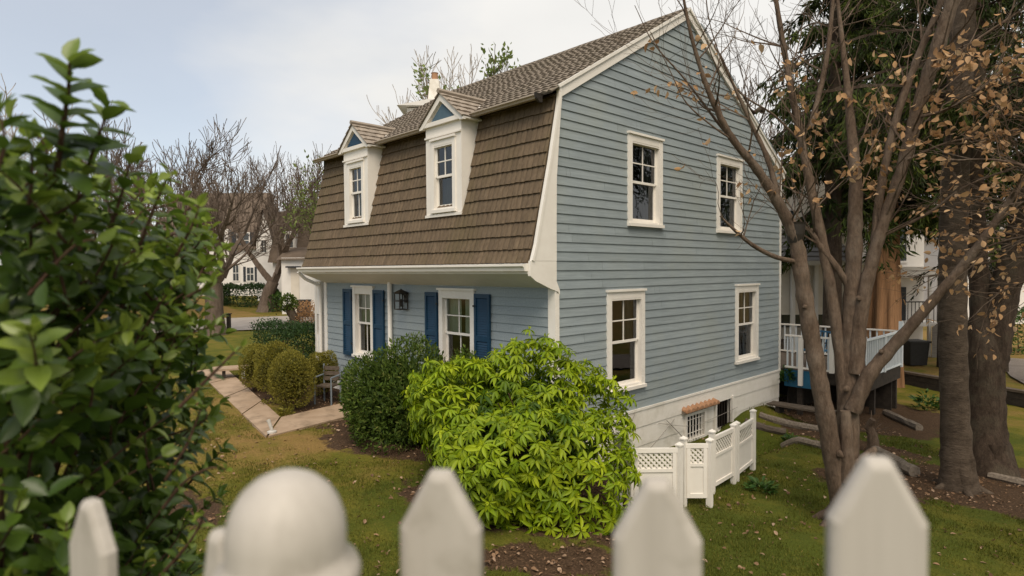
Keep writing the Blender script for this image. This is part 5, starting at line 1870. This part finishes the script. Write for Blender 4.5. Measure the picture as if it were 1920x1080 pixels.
tag(mb.build('stump', 'bark_main', origin=q, smooth=True), 'small broken stump with twiggy shoots right of the beech trunk', 'stump')
# retaining wall of dark timbers
e = empty('retaining_wall', G(2.2, 15.8), 'low dark timber retaining wall crossing the lawn behind the deck', 'wall')
for k in range(2):
    mb = MB()
    a, b = G(.4, 16.6), G(5.0, 14.6)
    bar(mb, V(a[0], a[1], -1.18 + k * .2), V(b[0], b[1], -1.18 + k * .2), .2, .19)
    mb.build('timber', 'darkwood', e, fix=True)
mb = MB()
a, b = G(.4, 16.6), G(5.0, 14.6)
bar(mb, V(a[0], a[1], -.85), V(b[0], b[1], -.85), .24, .07)
mb.build('cap_board', 'deckwood', e, fix=True)

# pot hanging in the beech
q = at(1491, 437, 8.05)
e = empty('hanging_pot', q, 'dark round hanging pot tied to the left stem of the beech', 'pot')
mb = MB()
tube(mb, [q - V(0, 0, .15), q - V(0, 0, .13), q - V(0, 0, .02), q + V(0, 0, .11), q + V(0, 0, .14)], [.05, .09, .115, .125, .135], 16)
mb.build('bowl', 'dark_metal', e, smooth=False)
for a in (0, 2.1, 4.2):
    mb = MB(); tube(mb, [q + V(math.cos(a) * .125, math.sin(a) * .125, .13), q + V(0, 0, .5)], .004, 4); mb.build('hanger', 'dark_metal', e)

# metal chair and plank bench by the front bed
b = G(-6.22, -.95)
e = empty('garden_chair', b, 'wooden-seated garden chair with pale metal uprights at the front bed', 'chair')
P0_ = LP(float((b - CAM) @ RGT), float((b - CAM) @ FXY), -.25)
P = lambda i, j, k: P0_(i * .68, j * .8, k)
z0 = b[2]
Q = lambda i, j, k: P(i, j, z0 + k)
mb = MB()
for k in range(4):
    box(mb, Q, -.30, .30, -.24 + .12 * k, -.14 + .12 * k, .40, .43, R.uniform(.3, .7))
mb.build('seat', 'deckwood', e, fix=True)
mb = MB()
for k in range(3):
    box(mb, Q, -.30, .30, .22, .245, .50 + .12 * k, .59 + .12 * k)
mb.build('backrest', 'deckwood', e, fix=True)
for i in (-1, 1):
    mb = MB(); tube(mb, [Q(i * .31, -.25, 0), Q(i * .31, -.25, .62)], .019, 6); tube(mb, [Q(i * .31, -.25, .62), Q(i * .31, .25, .64)], .019, 6); mb.build('leg', 'chairmetal', e)
    mb = MB(); tube(mb, [Q(i * .31, .25, 0), Q(i * .31, .25, .88)], .019, 6); mb.build('leg', 'chairmetal', e)
b = G(-11.25, -1.15)
e = empty('plank_bench', b, 'low flat grey plank bench with a white leg at the far end of the walk', 'bench')
P = LP(float((b - CAM) @ RGT), float((b - CAM) @ FXY), .45)
Q = lambda i, j, k: P(i, j, b[2] + k)
mb = MB(); box(mb, Q, -.7, .75, -.32, .32, .26, .31); mb.build('seat', 'stone_slab', e, fix=True)
for x, mt in ((-.45, 'darkwood'), (.05, 'white'), (.6, 'darkwood')):
    mb = MB(); box(mb, Q, x, x + .09, -.27, -.17, 0, .26); mb.build('leg', mt, e, fix=True)
b = G(-4.45, -2.96, .035)
e = empty('path_light', b, 'small pale path light on the walkway edge near the lawn', 'lamp')
mb = MB(); tube(mb, [b, b + V(0, 0, .03), b + V(0, 0, .05)], [.085, .085, .03], 14); mb.build('base', 'greystone', e)
mb = MB(); tube(mb, [b + V(0, 0, .05), b + V(-.05, -.03, .2), b + V(-.07, -.04, .24)], [.03, .034, .04], 10); mb.build('head', 'greystone', e)
mb = MB()
q = G(-9.0, -1.62, .05)
tube(mb, spline([q, q + V(.14, .05, .03), q + V(.30, .16, .10), q + V(.34, .24, .16)], 5), [.01, .03, .045, .055, .06, .06, .05, .045, .04, .03, .025, .02, .018, .016, .012, .01], 6)
tag(mb.build('curled_bark', 'bark_dark', origin=q), 'curled dark strip of bark lying on the walkway slabs', 'bark')

# things across the street
b = gpx(428, 34.0)
mb = MB()
P = LP(float((b - CAM) @ RGT), float((b - CAM) @ FXY))
box(mb, lambda i, j, k: P(i, j, b[2] + k), -.09, .09, -.09, .09, -.1, 1.0)
box(mb, lambda i, j, k: P(i, j, b[2] + k), -.13, .13, -.13, .13, 1.0, 1.05)
tag(mb.build('wooden_post', 'darkwood', origin=b, fix=True), 'short dark wooden post at the kerb beside the forked tree', 'post')
b = gpx(548, 33.0)
e = empty('ivy_stump', b, 'leaning ivy-topped stump at the kerb left of the blue house', 'stump')
mb = MB()
tube(mb, spline([b - V(0, 0, .1) + RGT * .35, b + V(0, 0, .7) + RGT * .1, b + V(0, 0, 1.5) - RGT * .25], 5), np.linspace(.30, .2, 11), 9, wob=.12)
mb.build('trunk', 'bark_dark', e, smooth=True)
mb = MB()
p_, n_ = blob(900, b + V(0, 0, 1.6) - RGT * .25, (.42, .42, .42), .15, .6, None, 77)
leaves(mb, p_, n_ + R.normal(0, .5, p_.shape), R.normal(0, 1, p_.shape), .12, .08, R.uniform(.2, .8, 900))
mb.build('foliage', 'leaf_dark', e)
b = gpx(578, 33.5)
e = empty('dry_shrub', b, 'tan leafless shrub between the ivy stump and the house corner', 'shrub')
mb = MB()
p_, n_ = blob(2600, b + V(0, 0, .65), (1.0, 1.0, 1.0), .15, .4, None, 78)
leaves(mb, p_, n_ + R.normal(0, .6, p_.shape), R.normal(0, 1, p_.shape), .12, .05, R.uniform(0, .6, 2600))
mb.build('foliage', 'leaf_brown', e)
S, tips = [], []
for k in range(8):
    grow(b + V(R.normal(0, .1), R.normal(0, .1), 0), unit(V(R.normal(0, .5), R.normal(0, .5), 1)), .7, .03, 2, S, tips, up=.05)
seg_mesh(S).build('stem', 'bark_far', e)

def pxX(u, D): return (u - 960) / F * D
def pxZ(v, D, u=960): return at(u, v, D)[2]
def quadwin(o, P, x0, x1, z0, z1, b=-.03, fr=.10, shut=None, mull=True):
    mb = MB()
    box(mb, P, x0, x1, b - .04, b + .02, z0, z0 + fr); box(mb, P, x0, x1, b - .04, b + .02, z1 - fr, z1)
    box(mb, P, x0, x0 + fr, b - .04, b + .02, z0 + fr, z1 - fr); box(mb, P, x1 - fr, x1, b - .04, b + .02, z0 + fr, z1 - fr)
    zm, xm = (z0 + z1) / 2, (x0 + x1) / 2
    if mull:
        box(mb, P, x0 + fr, x1 - fr, b - .035, b + .015, zm - .03, zm + .03)
        box(mb, P, xm - .02, xm + .02, b - .03, b + .01, z0 + fr, zm - .03)
        box(mb, P, xm - .02, xm + .02, b - .03, b + .01, zm + .03, z1 - fr)
    w_ = mb.build('window', 'bgwhite', o, fix=True)
    mb = MB(); box(mb, P, x0 + fr, x1 - fr, b - .01, b + .02, z0 + fr, z1 - fr); mb.build('pane', 'bgglass', w_, fix=True)
    if shut:
        for s in (x0 - shut - .03, x1 + .03):
            mb = MB(); box(mb, P, s, s + shut, b - .03, b + .02, z0, z1); mb.build('shutter', 'shutterdark', o, fix=True)

# white house with brown mansard, across the street
D = 62.0
xa, xb = pxX(290, D), pxX(482, D)
gb = float(gz(*loc((xa + xb) / 2, D, 0)[:2]))
o = empty('white_house', loc((xa + xb) / 2, D + 3, gb), 'white two-storey house with brown roof behind the forked bare tree', 'house')
P = LP(0, D)
mb = MB(); box(mb, P, xa, xb, 0, 8, gb - .5, 5.2); mb.build('wall', 'bgwhite', o, fix=True)
mb = MB()
ez, rz = 5.0, pxZ(352, D, 420)
mz = pxZ(430, D, 420)
for poly in ([P(xa - .3, -.4, ez), P(xb + .3, -.4, ez), P(xb + .1, .5, mz), P(xa - .1, .5, mz)], [P(xa - .1, .5, mz), P(xb + .1, .5, mz), P(xb - .2, 4.5, rz), P(xa, 4.5, rz)], [P(xb + .3, -.4, ez), P(xb + .3, 8.2, ez), P(xb - .2, 4.5, rz), P(xb + .1, .5, mz)], [P(xa - .3, 8.2, ez), P(xb + .3, 8.2, ez), P(xb - .2, 4.5, rz), P(xa, 4.5, rz)]):
    mb.add(poly, [(0, 1, 2, 3)])
mb.build('roof', 'bgroof', o)
mb = MB(); box(mb, P, pxX(392, D), pxX(432, D), -.2, 1.0, 4.4, 7.0)
box(mb, P, pxX(340, D), pxX(372, D), -.2, 1.0, 4.4, 7.0)
mb.build('upper_wall', 'bgwhite', o, fix=True)
quadwin(o, P, pxX(447, D), pxX(472, D), pxZ(466, D, 455), pxZ(436, D, 455), b=-.22, shut=.5)
quadwin(o, P, pxX(398, D), pxX(414, D), pxZ(466, D, 405), pxZ(436, D, 405), b=-.25, shut=.5)
quadwin(o, P, pxX(436, D), pxX(450, D), pxZ(528, D, 442), pxZ(496, D, 442), shut=.0)
quadwin(o, P, pxX(462, D), pxX(478, D), pxZ(528, D, 468), pxZ(500, D, 468), shut=.25)
# gabled wing and its lower neighbour with dormer
D2 = 58.0
P = LP(0, D2)
x0, x1 = pxX(482, D2), pxX(512, D2)
o = empty('white_house', loc((x0 + x1) / 2, D2 + 3, gb), 'narrow white gabled house between the leaning bare tree limbs', 'house')
mb = MB()
zt, zp = pxZ(455, D2, 500), pxZ(392, D2, 495)
prism(mb, [P(x0, 0, gb - .5), P(x1, 0, gb - .5), P(x1, 0, zt), P((x0 + x1) / 2, 0, zp), P(x0, 0, zt)], P(0, 9, 0) - P(0, 0, 0))
mb.build('wall', 'bgwhite', o, fix=True)
mb = MB()
for s, xx in ((-1, x0 - .3), (1, x1 + .3)):
    mb.add([P(xx, -.35, zt - .35), P((x0 + x1) / 2, -.35, zp + .05), P((x0 + x1) / 2, 9.3, zp + .05), P(xx, 9.3, zt - .35)], [(0, 1, 2, 3)])
mb.build('roof', 'bgroof', o)
quadwin(o, P, pxX(490, D2), pxX(503, D2), pxZ(475, D2, 497), pxZ(450, D2, 497))
D3 = 54.0
P = LP(0, D3)
x0, x1 = pxX(512, D3), pxX(680, D3)
o = empty('brown_roofed_house', loc((x0 + x1) / 2, D3 + 3, gb), 'white house with big brown mansard roof and blue-white dormer left of the blue house', 'house')
gb3 = float(gz(*loc((x0 + x1) / 2, D3, 0)[:2]))
mb = MB(); box(mb, P, x0, x1, 0, 9, gb3 - .5, pxZ(490, D3, 560)); mb.build('wall', 'bgwhite', o, fix=True)
mb = MB()
ez, rz = pxZ(492, D3, 560), pxZ(396, D3, 560)
for poly in ([P(x0 - .3, -.4, ez), P(x1, -.4, ez), P(x1, 1.1, rz), P(x0 + .2, 1.1, rz)], [P(x0 + .2, 1.1, rz), P(x1, 1.1, rz), P(x1, 4.5, rz + .8), P(x0 + .5, 4.5, rz + .8)], [P(x0 - .3, -.4, ez), P(x0 - .3, 9.2, ez), P(x0 + .5, 4.5, rz + .8), P(x0 + .2, 1.1, rz)]):
    mb.add(poly, [(0, 1, 2, 3)])
mb.build('roof', 'bgroof', o)
mb = MB(); box(mb, P, pxX(536, D3), pxX(557, D3), -.25, 1.2, pxZ(468, D3, 545), pxZ(434, D3, 545)); mb.build('dormer', 'bgwhite', o, fix=True)
quadwin(o, P, pxX(538, D3), pxX(555, D3), pxZ(466, D3, 545), pxZ(438, D3, 545), b=-.28)
D4 = 48.0
P = LP(0, D4)
x0, x1 = pxX(528, D4), pxX(600, D4)
gb4 = float(gz(*loc((x0 + x1) / 2, D4, 0)[:2]))
o = empty('white_garage', loc((x0 + x1) / 2, D4 + 2, gb4), 'low white garage with small brown pent roof beside the black bin', 'garage')
mb = MB(); box(mb, P, x0, x1, 0, 5, gb4 - .5, pxZ(483, D4, 570)); mb.build('wall', 'bgwhite', o, fix=True)
mb = MB()
prism(mb, [P(x0 - .3, -.3, pxZ(487, D4, 560)), P(x0 - .3, 2.2, pxZ(462, D4, 560)), P(x0 - .3, 5.2, pxZ(480, D4, 560))], P(x1 - x0 + .4, 0, 0) - P(0, 0, 0))
mb.build('roof', 'bgroof', o, fix=True)
mb = MB(); box(mb, P, pxX(546, D4), pxX(561, D4), -.06, .02, gb4, pxZ(503, D4, 555)); mb.build('door', 'bgcream', o, fix=True)
mb = MB(); box(mb, P, pxX(540, D4), pxX(565, D4), -.5, .1, pxZ(502, D4, 555), pxZ(499, D4, 555)); mb.build('door_hood', 'shutterdark', o, fix=True)
b = gpx(569, 44); Pb = LP(float((b - CAM) @ RGT), 44)
e = empty('wheelie_bin', b, 'black wheelie bin standing in front of the white garage', 'bin')
mb = MB(); prism(mb, [Pb(-.36, -.3, b[2] + .05), Pb(.36, -.3, b[2] + .05), Pb(.42, -.36, b[2] + 1.25), Pb(-.42, -.36, b[2] + 1.25)], Pb(0, .65, 0) - Pb(0, 0, 0)); mb.build('body', 'binblack', e, fix=True)
mb = MB(); box(mb, Pb, -.46, .46, -.42, .36, b[2] + 1.25, b[2] + 1.33); mb.build('lid', 'binblack', e, fix=True)
hp = loc(pxX(470, 54), 54, 0)
hedge('clipped_hedge', -2.2, 2.4, -.8, .8, 0, 1.7, 4500, .2, 'leaf_hedge', 'dark hedge in front of the white house across the street', (RGT, FXY), V(hp[0], hp[1], 0))
hp = loc(pxX(519, 50), 50, 0)
hedge('round_bush', -.5, .6, -.5, .5, 0, 1.4, 1200, .16, 'clump', 'small green bush beside the base of the leaning bare tree', (RGT, FXY), V(hp[0], hp[1], 0), cat='bush')
# tall chimney house right behind
D5 = 27.0
P = LP(0, D5)
x0, x1 = pxX(752, D5), pxX(900, D5)
gb5 = -.9
o = empty('neighbour_house', loc((x0 + x1) / 2, D5 + 2, gb5), 'tall white house with chimney mostly hidden behind the blue house roof', 'house')
zt = pxZ(195, D5, 800)
mb = MB(); box(mb, P, x0 + .3, x1, .3, 6, gb5 - .5, zt - .15); mb.build('wall', 'bgwhite', o, fix=True)
mb = MB()
prism(mb, [P(x0, 0, zt - .75), P(x0 + 1.25, 0, zt - .0), P(x0 + 1.25, 0, zt - .1), P(x0 + .1, 0, zt - .85)], P(0, 6, 0) - P(0, 0, 0))
prism(mb, [P(x0 - .1, 0, zt - .1), P(x0 + 1.3, 0, zt + .16), P(x1, 0, zt + .16), P(x1, 0, zt - .15)], P(0, 6.3, 0) - P(0, 0, 0))
rf = mb.build('roof', 'bgwhite', o, fix=True)
mb = MB()
cx_ = pxX(808, D5)
prism(mb, [P(cx_ - .36, 1.8, zt), P(cx_ + .4, 1.8, zt), P(cx_ + .21, 1.8, pxZ(128, D5, 808)), P(cx_ - .19, 1.8, pxZ(128, D5, 808))], P(0, .6, 0) - P(0, 0, 0))
ch = mb.build('chimney', 'foundation', rf, fix=True)
mb = MB(); q = P(cx_, 2.1, pxZ(127, D5, 808)); tube(mb, [q, q + V(0, 0, .08), q + V(0, 0, .3), q + V(0, 0, .34)], [.17, .15, .15, .18], 14)
mb.build('chimney_pot', 'terracotta', rf)

# neighbours beyond the deck on the right
D6 = 24.0
P = LP(0, D6)
x0, x1 = pxX(1440, D6), pxX(1650, D6)
gb6 = -1.3
o = empty('cream_house', loc((x0 + x1) / 2, D6 + 3, gb6), 'cream clapboard house with grey shingled lower roof behind the deck', 'house')
ztop = pxZ(395, D6, 1540)
zr0, zr1 = pxZ(490, D6, 1540), pxZ(425, D6, 1540)
mb = MB(); box(mb, P, x0, x1, 1.6, 7, gb6, ztop + 1.5)
box(mb, P, x0, x1, 0, 1.6, zr0 - 2.1, zr0 - .05)
for k in range(13):                            # lapped boards
    z = zr0 - 2.1 + k * .16
    box(mb, P, x0, x1 + .01, -.02 , -.0005, z, z + .015)
mb.build('wall', 'bgcream', o, fix=True)
mb = MB()
for k in range(7):
    t0, t1 = k / 7, (k + 1) / 7
    a0, a1 = zr0 + (zr1 - zr0) * t0, zr0 + (zr1 - zr0) * t1
    prism(mb, [P(x0 - .1, -.3 + 1.9 * t0, a0 - .02), P(x0 - .1, -.3 + 1.9 * t0, a0 + .03), P(x0 - .1, -.3 + 1.9 * t1 + .06, a1 + .01), P(x0 - .1, -.3 + 1.9 * t1, a1 - .04)], P(x1 - x0 - 1.0, 0, 0) - P(0, 0, 0))
mb.build('porch_roof', 'greyroof', o, fix=True)
mb = MB(); box(mb, P, x0, x1 - .1, -.34, -.3, zr0 - .16, zr0 + .02); mb.build('fascia', 'bgwhite', o, fix=True)
for u in (1484, 1527, 1600):
    mb = MB(); x = pxX(u, D6); box(mb, P, x - .07, x + .07, -.2, -.06, gb6, zr0 - .16); mb.build('porch_post', 'bgwhite', o, fix=True)
mb = MB(); box(mb, P, x0, x1, .0, 1.6, gb6, -.3); mb.build('porch_floor', 'deckwood', o, fix=True)
mb = MB(); box(mb, P, pxX(1500, D6), pxX(1590, D6), 1.52, 1.59, .2, 1.4); mb.build('dark_window', 'bgglass', o, fix=True)
quadwin(o, P, pxX(1478, D6), pxX(1500, D6), pxZ(425, D6, 1490), pxZ(385, D6, 1490), b=1.57, fr=.06)
quadwin(o, P, pxX(1503, D6), pxX(1525, D6), pxZ(425, D6, 1515), pxZ(385, D6, 1515), b=1.57, fr=.06)
D7 = 27.0
P = LP(0, D7)
x0, x1 = pxX(1672, D7), pxX(1775, D7)
gb7 = float(gz(*loc((x0 + x1) / 2, D7, 0)[:2]))
o = empty('white_house', loc((x0 + x1) / 2, D7 + 3, gb7), 'white gabled house with dark porch railing right of the tan trunk', 'house')
ztop, zpk = pxZ(405, D7, 1720), pxZ(330, D7, 1720)
mb = MB(); prism(mb, [P(x0, 1.5, gb7 - .3), P(x1, 1.5, gb7 - .3), P(x1, 1.5, ztop), P((x0 + x1) / 2, 1.5, zpk), P(x0, 1.5, ztop)], P(0, 6, 0) - P(0, 0, 0)); mb.build('wall', 'bgwhite', o, fix=True)
mb = MB()
for xx in (x0 - .3, x1 + .3):
    mb.add([P(xx, 1.1, ztop - .25), P((x0 + x1) / 2, 1.1, zpk + .06), P((x0 + x1) / 2, 7.8, zpk + .06), P(xx, 7.8, ztop - .25)], [(0, 1, 2, 3)])
mb.build('roof', 'greyroof', o)
quadwin(o, P, pxX(1706, D7), pxX(1742, D7), pxZ(492, D7, 1724), pxZ(418, D7, 1724), b=1.46, fr=.09)
quadwin(o, P, pxX(1690, D7), pxX(1704, D7), pxZ(585, D7, 1697), pxZ(545, D7, 1697), b=1.46, fr=.07)
mb = MB(); box(mb, P, x0, x1 + .1, -.1, 1.5, pxZ(520, D7, 1720), pxZ(500, D7, 1720)); mb.build('porch_roof', 'bgwhite', o, fix=True)
zf = pxZ(606, D7, 1720)
mb = MB(); box(mb, P, x0 - .2, x1 + .1, -.1, 1.5, zf - .14, zf); mb.build('porch_floor', 'bgwhite', o, fix=True)
mb = MB(); zr_ = pxZ(566, D7, 1720)
bar(mb, P(x0 - .2, -.05, zr_), P(x1, -.05, zr_), .05, .05)
for k in range(16):
    x = x0 - .2 + (x1 - x0 + .2) * (k + .5) / 16
    box(mb, P, x - .012, x + .012, -.06, -.04, zf + .02, zr_ - .02)
mb.build('porch_railing', 'dark_metal', o, fix=True)
for u in (1684, 1742, 1760):
    mb = MB(); x = pxX(u, D7); box(mb, P, x - .06, x + .06, -.12, -.0, gb7 - .2, pxZ(520, D7, 1720)); mb.build('porch_post', 'bgwhite', o, fix=True)
mb = MB(); box(mb, P, pxX(1715, D7), pxX(1738, D7), 1.4, 1.5, zf, pxZ(540, D7, 1720)); mb.build('door', 'shutterdark', o, fix=True)
mb = MB()
for k in range(9):
    x = pxX(1738 + k * 2.6, D7)
    box(mb, P, x, x + .045, -.4, -.37, gb7 - .25, pxZ(612 - k * 2, D7, 1740))
mb.build('stair_skirt', 'greyroof', o, fix=True)
b = gpx(1716, 24.5); Pb = LP(float((b - CAM) @ RGT), 24.5)
e = empty('wheelie_bin', b, 'dark wheelie bin below the porch of the white gabled house', 'bin')
mb = MB(); prism(mb, [Pb(-.33, -.3, b[2] + .05), Pb(.33, -.3, b[2] + .05), Pb(.38, -.36, b[2] + .95), Pb(-.38, -.36, b[2] + .95)], Pb(0, .65, 0) - Pb(0, 0, 0)); mb.build('body', 'binblack', e, fix=True)
mb = MB(); box(mb, Pb, -.42, .42, -.42, .36, b[2] + .95, b[2] + 1.03); mb.build('lid', 'binblack', e, fix=True)
D8 = 42.0
P = LP(0, D8)
x0, x1 = pxX(1815, D8), pxX(2080, D8)
o = empty('grey_house', loc((x0 + x1) / 2, D8 + 3, -1.3), 'pale grey house behind the leafy twigs at the far right edge', 'house')
mb = MB(); box(mb, P, x0, x1, 0, 7, -1.8, pxZ(440, D8, 1900)); mb.build('wall', 'bgwhite', o, fix=True)
mb = MB(); prism(mb, [P(x0 - .4, -.4, pxZ(445, D8, 1900)), P(x0 - .4, 3.5, pxZ(370, D8, 1900)), P(x0 - .4, 7.4, pxZ(445, D8, 1900))], P(x1 - x0 + .8, 0, 0) - P(0, 0, 0)); mb.build('roof', 'greyroof', o, fix=True)
quadwin(o, P, pxX(1850, D8), pxX(1880, D8), pxZ(540, D8, 1865), pxZ(490, D8, 1865))
hp = loc(pxX(1925, 28), 28, 0)
hedge('clipped_hedge', -1.1, 2.6, -.7, .7, 0, 1.75, 3600, .14, 'clump', 'dark green bush on the far lawn at the right edge', (RGT, FXY), V(hp[0], hp[1], 0), cat='bush')

# ================================================================== GRASS AND LITTER
def in_house(x, y): return (x > -LEN - .7) & (x < .06) & (y > -.12) & (y < 9.2)
def on_walk(x, y):
    def side(p, q): return (q[0] - p[0]) * (y - p[1]) - (q[1] - p[1]) * (x - p[0])
    s1, s2 = side(A_, C_), side(I_, K_)
    w1 = (s1 < 0.02) & (s2 > -.02) & (x < -4.25)
    w2 = (x > -6.05) & (x < -4.2) & (y > -3.15) & (y < 0) & (side((-4.27, -3.1), (-4.86, -.15)) > 0) & (side((-5.545, -2.32), (-5.98, -.15)) < 0)
    return w1 | w2
n = 420000
X_, D_ = R.uniform(-9, 9, n), 4.4 + 22 * R.random(n) ** 1.7
ok = np.abs(X_) < D_ * .92
X_, D_ = X_[ok], D_[ok]
pts = CAM[None, :2] + RGT[None, :2] * X_[:, None] + FXY[None, :2] * D_[:, None]
x, y = pts[:, 0], pts[:, 1]
s = soil(x, y) + .35 * (R.random(len(x)) - .5)
ok = ~in_house(x, y) & ~on_walk(x, y) & (s < .5) & ((x < 1) | (y < 13))
x, y, D_ = x[ok], y[ok], D_[ok]
dz_ = dry(x, y)
cl_ = .5 + .5 * wav(x * 2.6 + 1, y * 2.6)
h = R.uniform(.016, .045, len(x)) * (1.15 - .5 * dz_) * (.75 + .9 * np.clip(cl_, 0, 1) ** 2)
wd_ = .006 + .0007 * D_
p0 = np.stack([x, y, gz(x, y) - .002], -1)
ang = R.uniform(0, 6.28, len(x))
sd = np.stack([np.cos(ang), np.sin(ang), 0 * ang], -1) * wd_[:, None] * .5
tp = p0 + np.stack([R.normal(0, .016, len(x)), R.normal(0, .016, len(x)), h], -1)
v = np.stack([p0 - sd, p0 + sd, tp], 1).reshape(-1, 3)
mb = MB().add(v, np.arange(len(v)).reshape(-1, 3), np.repeat(np.clip(dz_ * .75 + .16 - .22 * np.clip(cl_, 0, 1) + R.normal(0, .2, len(x)), 0, 1), 3))
tag(mb.build('lawn_grass', 'grass'), 'short patchy green and straw-coloured grass on the yard', 'grass', kind='stuff')
n = 22000
X_, D_ = R.uniform(-9, 9, n), 4.6 + 15 * R.random(n) ** 1.4
pts = CAM[None, :2] + RGT[None, :2] * X_[:, None] + FXY[None, :2] * D_[:, None]
x, y = pts[:, 0], pts[:, 1]
pr_ = .22 + .78 * soil(x, y)
ok = ~in_house(x, y) & ~on_walk(x, y) & (R.random(n) < pr_)
x, y = x[ok], y[ok]
k = len(x)
p0 = np.stack([x, y, gz(x, y) + R.uniform(.012, .035, k)], -1)
mb = MB()
l = R.uniform(.03, .075, k)
leaves(mb, p0, unit(R.normal(0, 1, (k, 3)) * V(1, 1, .3)), R.normal(0, .4, (k, 3)) + V(0, 0, 1), l, l * R.uniform(.4, .7, k), np.clip(R.normal(.42, .25, k), 0, 1), T_OVAL)
tag(mb.build('leaf_litter', 'litter'), 'dry brown leaves and mulch scattered over the beds and lawn', 'litter', kind='stuff')
